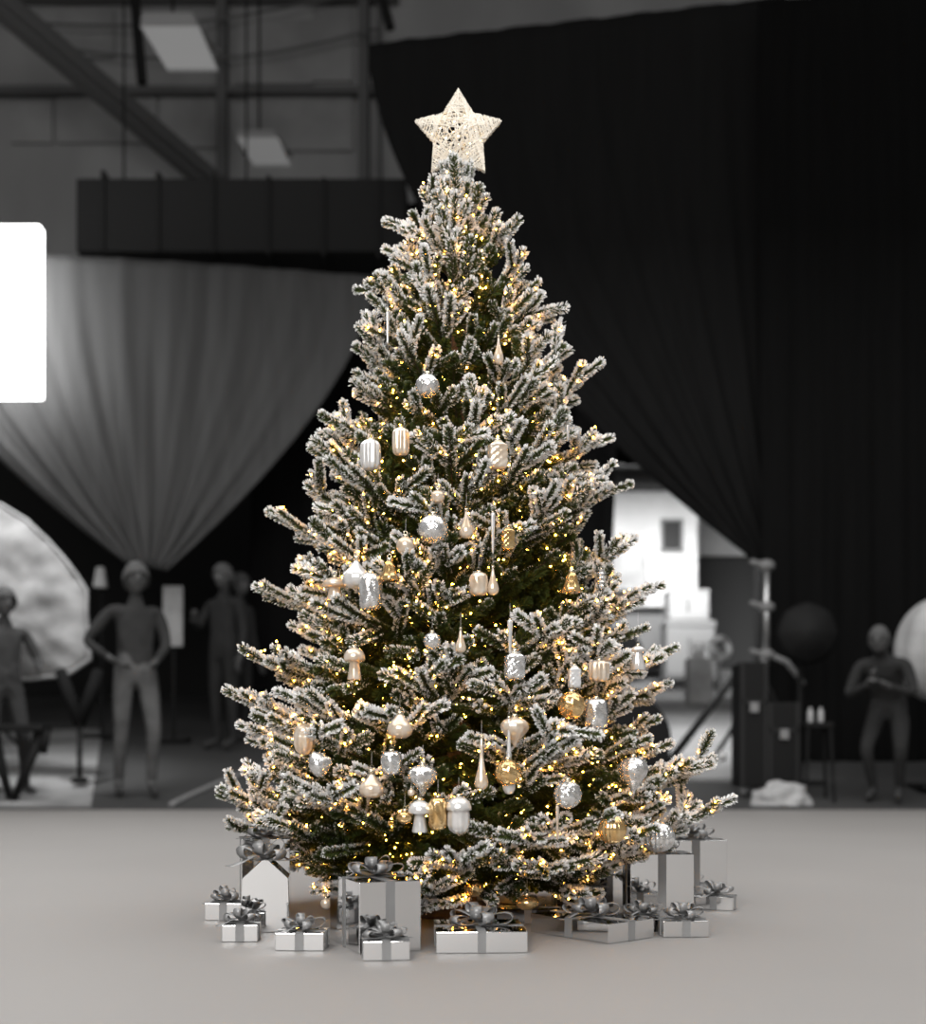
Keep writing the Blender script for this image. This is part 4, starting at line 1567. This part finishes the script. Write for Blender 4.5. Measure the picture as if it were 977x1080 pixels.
m = MB()
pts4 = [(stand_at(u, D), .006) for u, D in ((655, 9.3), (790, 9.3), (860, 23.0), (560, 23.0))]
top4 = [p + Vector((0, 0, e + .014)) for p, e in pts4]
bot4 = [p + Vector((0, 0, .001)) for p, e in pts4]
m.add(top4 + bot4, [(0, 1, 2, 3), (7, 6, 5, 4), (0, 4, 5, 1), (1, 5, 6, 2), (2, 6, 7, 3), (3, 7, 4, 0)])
struct('floor_doorway', m, M['daylitfloor'])  # slab added so the dark hall floor looks daylit at the doorway
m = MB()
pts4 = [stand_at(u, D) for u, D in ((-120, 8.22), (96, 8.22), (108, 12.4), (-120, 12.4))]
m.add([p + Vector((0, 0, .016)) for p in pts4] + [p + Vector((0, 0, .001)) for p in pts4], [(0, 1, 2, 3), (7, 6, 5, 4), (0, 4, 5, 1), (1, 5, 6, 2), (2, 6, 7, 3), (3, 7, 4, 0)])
struct('floor_light_patch', m, M['litpatch'])  # pale slab painted in for the light patch on the hall floor
# leaning boom pole, light stand, cases
m = MB()
pa, pb = stand_at(700, 9.7), at(781, 706, 10.2)
pa.z += .03
m.tube([pa, pa.lerp(pb, .5), pb], [.035, .032, .028], 10)
tag(m.build('boom_pole', M['beamdark'], smooth=True), 'dark boom pole leaning diagonally across the bright doorway', 'pole')

D = 9.9
t = thing('light_stand', 'pale metal light stand under the end of the black swagged drape', 'light stand', stand_at(806, D))
base = Vector(t.location)
m = MB()
zz = at(806, 592, D).z - base.z
m.tube([(0, 0, .25), (0, 0, zz * .55)], .034, 10)
m.tube([(.02, 0, zz * .5), (.02, 0, zz)], .026, 10)
m.build('pole', M['chrome'], t, smooth=True)
for z in (.55, .78, .98):
    m = MB()
    m.ball((.02, 0, zz * z), .055, 8, (1.3, 1, .9))
    m.tube([(.02, 0, zz * z), (-.12, -.03, zz * z + .03)], .022, 6)
    m.build('knob', M['midgrey'], t, smooth=True)
for k in range(3):
    an = k * 2 * PI / 3 + .5
    m = MB()
    m.tube([(0, 0, .75), (.45 * math.cos(an), .45 * math.sin(an), .03 + RAMPK * .45 * math.sin(an))], .02, 8)
    m.build('leg', M['beamdark'], t, smooth=True)
m = MB()
m.tube([at(811, 690, D) - base, at(830, 698, D) - base, at(848, 722, D) - base], .025, 8)
m.build('arm', M['midgrey'], t, smooth=True)
# clamp head and round black umbrella
D = 9.0
t = thing('black_umbrella', 'round black photographic umbrella turned away behind the cases', 'umbrella', stand_at(852, D))
base = Vector(t.location)
p = at(852, 668, D) - base
m = MB()
rr = 33 * D / F
vs, fs = [], []
for i in range(9):
    for j in range(32):
        r = rr * i / 8 * (1 - .03 * abs(math.sin(j * PI / 4)))
        an = 2 * PI * j / 32
        vs.append((p.x + r * math.cos(an), -.14 * math.cos(i / 8 * PI / 2), p.z + r * math.sin(an)))
for i in range(8):
    for j in range(32):
        fs.append((i * 32 + j, i * 32 + (j + 1) % 32, i * 32 + 32 + (j + 1) % 32, i * 32 + 32 + j))
m.add(vs, fs)
c = m.build('canopy', M['darkcase'], t, smooth=True)
c.modifiers.new('t', 'SOLIDIFY').thickness = .006
for k in range(8):
    an = k * PI / 4
    m = MB()
    m.tube([(p.x, -.13, p.z), (p.x + rr * .7 * math.cos(an), -.05, p.z + rr * .7 * math.sin(an)), (p.x + rr * math.cos(an), .01, p.z + rr * math.sin(an))], .005, 5)
    m.build('rib', M['beamdark'], t)
m = MB()
m.tube([(p.x, .2, .03), (p.x, .2, p.z)], .02, 8)
m.tube([(p.x, -.15, p.z), (p.x, .3, p.z)], .01, 6)
m.box((p.x, .2, .03), (.3, .24, .04))
m.build('stand', M['beamdark'], t)

for (u0_, u1, v0_, D, lab) in ((777, 802, 700, 8.7, 'tall narrow black flight case at the doorway foot'), (806, 835, 742, 8.7, 'broad black flight case between the narrow case and a dark clothed person')):
    p0 = stand_at((u0_ + u1) / 2, D)
    t = thing('flight_case', lab, 'flight case', p0, 0, 'black flight cases')
    w_ = (u1 - u0_) * D / F
    hh = at(0, v0_, D).z - p0.z
    m = MB()
    m.box((0, .0, hh / 2 + .03), (w_, .34, hh - .06))
    m.build('body', M['darkcase'], t, bevel=.012)
    m = MB()
    for sx in (-1, 1):
        m.box((sx * w_ / 2 * .97, -.172, hh / 2 + .03), (.025, .012, hh - .06))
    m.box((0, -.172, hh * .7), (w_, .012, .025))
    m.build('edge_trim', M['duct'], t)
    m = MB()
    m.box((0, -.18, hh * .66), (.06, .02, .07))
    m.build('latch', M['midgrey'], t)
    for sx in (-1, 1):
        m = MB()
        m.tube([(sx * w_ * .35 - .02, -.1, .035), (sx * w_ * .35 + .02, -.1, .035)], .034, 12)
        m.build('wheel', M['midgrey'], t)
# two small white bottles on the broad case
ztop = at(0, 742, 8.6).z
for (u, lab) in ((855, 'small white bottle standing on the black stool nearer the cases'), (866, 'small white bottle standing on the black stool nearer the person with joined hands')):
    p = at(u, 762, 8.5)
    m = MB()
    m.lathe([(0, 0), (.019, 0), (.02, .004), (.02, .08), (.009, .092), (.009, .108), (0, .108)], 14)
    tag(m.build('small_bottle', M['palegrey'], None, p, smooth=True), lab, 'bottle', 'small white bottles')
t = thing('camera_stool', 'black stool carrying two small white bottles', 'stool', stand_at(861, 8.5))
base = Vector(t.location)
zt = at(0, 762, 8.5).z - base.z
m = MB()
m.box((0, 0, zt - .02), (.2, .2, .04))
m.build('seat', M['darkcase'], t, bevel=.008)
for sx in (-1, 1):
    for sy in (-1, 1):
        m = MB()
        m.tube([(sx * .08, sy * .08, zt - .03), (sx * .1, sy * .1, .0 + RAMPK * .1 * sy)], .012, 8)
        m.build('leg', M['darkcase'], t)
# heap of pale cloth on the floor by the edge
t0 = stand_at(824, 8.30)
m = MB()
vs, fs = [], []
for i in range(15):
    th = PI / 2 * i / 14
    for j in range(40):
        ph = 2 * PI * j / 40
        q = Vector((math.sin(th) * math.cos(ph), math.sin(th) * math.sin(ph), math.cos(th)))
        n_ = 1 + .30 * noise.noise(q * 2.2 + Vector((3, 1, 0))) + .14 * noise.noise(q * 6)
        vs.append(Vector((q.x * .20 * n_, q.y * .11 * n_, max(0, q.z * .16 * n_))))
for i in range(14):
    for j in range(40):
        fs.append((i * 40 + j, i * 40 + (j + 1) % 40, i * 40 + 40 + (j + 1) % 40, i * 40 + 40 + j))
m.add(vs, fs)
tag(m.build('crumpled_cloth', M['palegrey'], None, t0, smooth=True), 'crumpled pale cloth heap on the hall floor by the black cases', 'cloth')
p = stand_at(762, 9.2)
m = MB()
m.ball((0, 0, .045), .04, 10)
m.tube([(0, 0, .08), (0, 0, .095)], .012, 8)
tag(m.build('white_ball', M['white'], None, (p.x, p.y, at(0, 797, 9.2).z - .05), smooth=True), 'small white round float lying near the tall narrow case', 'ball')
# pale lantern shade at the picture edge
D = 8.9
t = thing('lantern_softbox', 'pale ribbed lantern shade on a stand at the edge behind the person with joined hands', 'lantern', stand_at(992, D))
base = Vector(t.location)
p = at(992, 686, D) - base
m = MB()
rr, hh = 46 * D / F, 112 * D / F
m.lathe(arc(rr, p.z - hh / 2, p.z + hh / 2, 22), 48, lambda a, z: 1 + .035 * math.cos(12 * a))
m.build('shade', M['palegrey'], t, smooth=True)
m = MB()
m.tube([(p.x, 0, .03), (p.x, 0, p.z - hh / 2 + .02)], .02, 8)
m.box((p.x, 0, .03), (.4, .4, .04))
m.build('stand', M['beamdark'], t)
# dark tyre shape low by the tree in the doorway
t = thing('cable_drum', 'large dark cable drum standing just behind the tree in the doorway', 'cable drum', stand_at(655, 9.0))
base = Vector(t.location)
m = MB()
p = at(655, 792, 9.0) - base
rr = 50 * 9.0 / F
for y in (-.12, .12):
    m2 = MB()
    m2.tube([(p.x, y - .02, rr), (p.x, y + .02, rr)], rr, 32)
    m2.build('flange', M['darkcase'], t, bevel=.006)
m.tube([(p.x, -.11, rr), (p.x, .11, rr)], rr * .6, 28)
m.build('core', M['beamdark'], t)
# low kerb across the doorway
m = MB()
pa, pb = stand_at(640, 16.2), stand_at(800, 16.2)
m.box((pa + pb) / 2 + Vector((0, 0, .02)), (pb.x - pa.x, .25, .1))
struct('trim_6', m, M['midgrey'])

# ------------------------------------------------------------------ lights
def area(name, loc, target, size, power, col=(1, 1, 1), size_y=None):
    l = bpy.data.lights.new(name, 'AREA')
    l.energy = power
    l.color = col
    l.size = size
    if size_y:
        l.shape = 'RECTANGLE'
        l.size_y = size_y
    o = bpy.data.objects.new(name, l)
    COL.objects.link(o)
    o.location = loc
    o.rotation_euler = (Vector(target) - Vector(loc)).to_track_quat('-Z', 'Y').to_euler()
    return o


area('overhead_fill', (0, 1.2, 5.0), (0, 1.2, 0), 9.0, 560, (1, .99, .98), 8.0)  # unseen area light added overhead to brighten the floor and tree
area('front_fill', (-1.2, -6.2, 3.4), (0, 0, .8), 4.0, 380, (1, .985, .97), 3.0)  # unseen area light added behind the camera, brightens tree and ornaments
area('yard_daylight', at(690, 420, 13.9), at(705, 600, 18), 1.6, 135).data.spread = deg(100)
area('doorway_fill', at(705, 300, 11.9), at(722, 770, 11.0), 1.6, 75).data.spread = deg(80)  # hidden lamp added inside the hall to brighten the doorway floor
sp = bpy.data.lights.new('hall_fill_spot', 'SPOT')
sp.energy, sp.spot_size, sp.spot_blend, sp.shadow_soft_size = 950, deg(38), .8, .3
o = bpy.data.objects.new('hall_fill_spot', sp)  # unseen spot added to make the lit patch on the left hall floor
COL.objects.link(o)
o.location = at(40, 120, 8.0)
o.rotation_euler = (at(20, 760, 9.4) - o.location).to_track_quat('-Z', 'Y').to_euler()

w = bpy.data.worlds.new('studio')
SC.world = w
w.use_nodes = True
bg = w.node_tree.nodes['Background']
bg.inputs[0].default_value = (1.0, .995, .99, 1)
bg.inputs[1].default_value = 0.22

# ------------------------------------------------------------------ camera
cam = bpy.data.cameras.new('camera')
cam.sensor_fit = 'HORIZONTAL'
cam.sensor_width = 36
cam.lens = F / 977 * 36
cam.shift_y = (V0 - 540) / 977
cam.clip_end = 200
cam.dof.use_dof = True
cam.dof.focus_distance = 2.35
cam.dof.aperture_fstop = 2.6
co = bpy.data.objects.new('camera', cam)
COL.objects.link(co)
co.location = (CX, CY, H)
co.rotation_euler = (PI / 2, 0, 0)
SC.camera = co

SC.view_settings.view_transform = 'Standard'
SC.view_settings.look = 'None'
SC.view_settings.gamma = 1
SC.view_settings.use_curve_mapping = False
SC.view_settings.exposure = 0
SC.cycles.use_denoising = True
SC.cycles.max_bounces = 8
SC.cycles.diffuse_bounces = 4
SC.cycles.glossy_bounces = 5
SC.cycles.transmission_bounces = 4
SC.cycles.caustics_reflective = False
SC.cycles.caustics_refractive = False
SC.cycles.sample_clamp_indirect = 4
SC.cycles.blur_glossy = .5
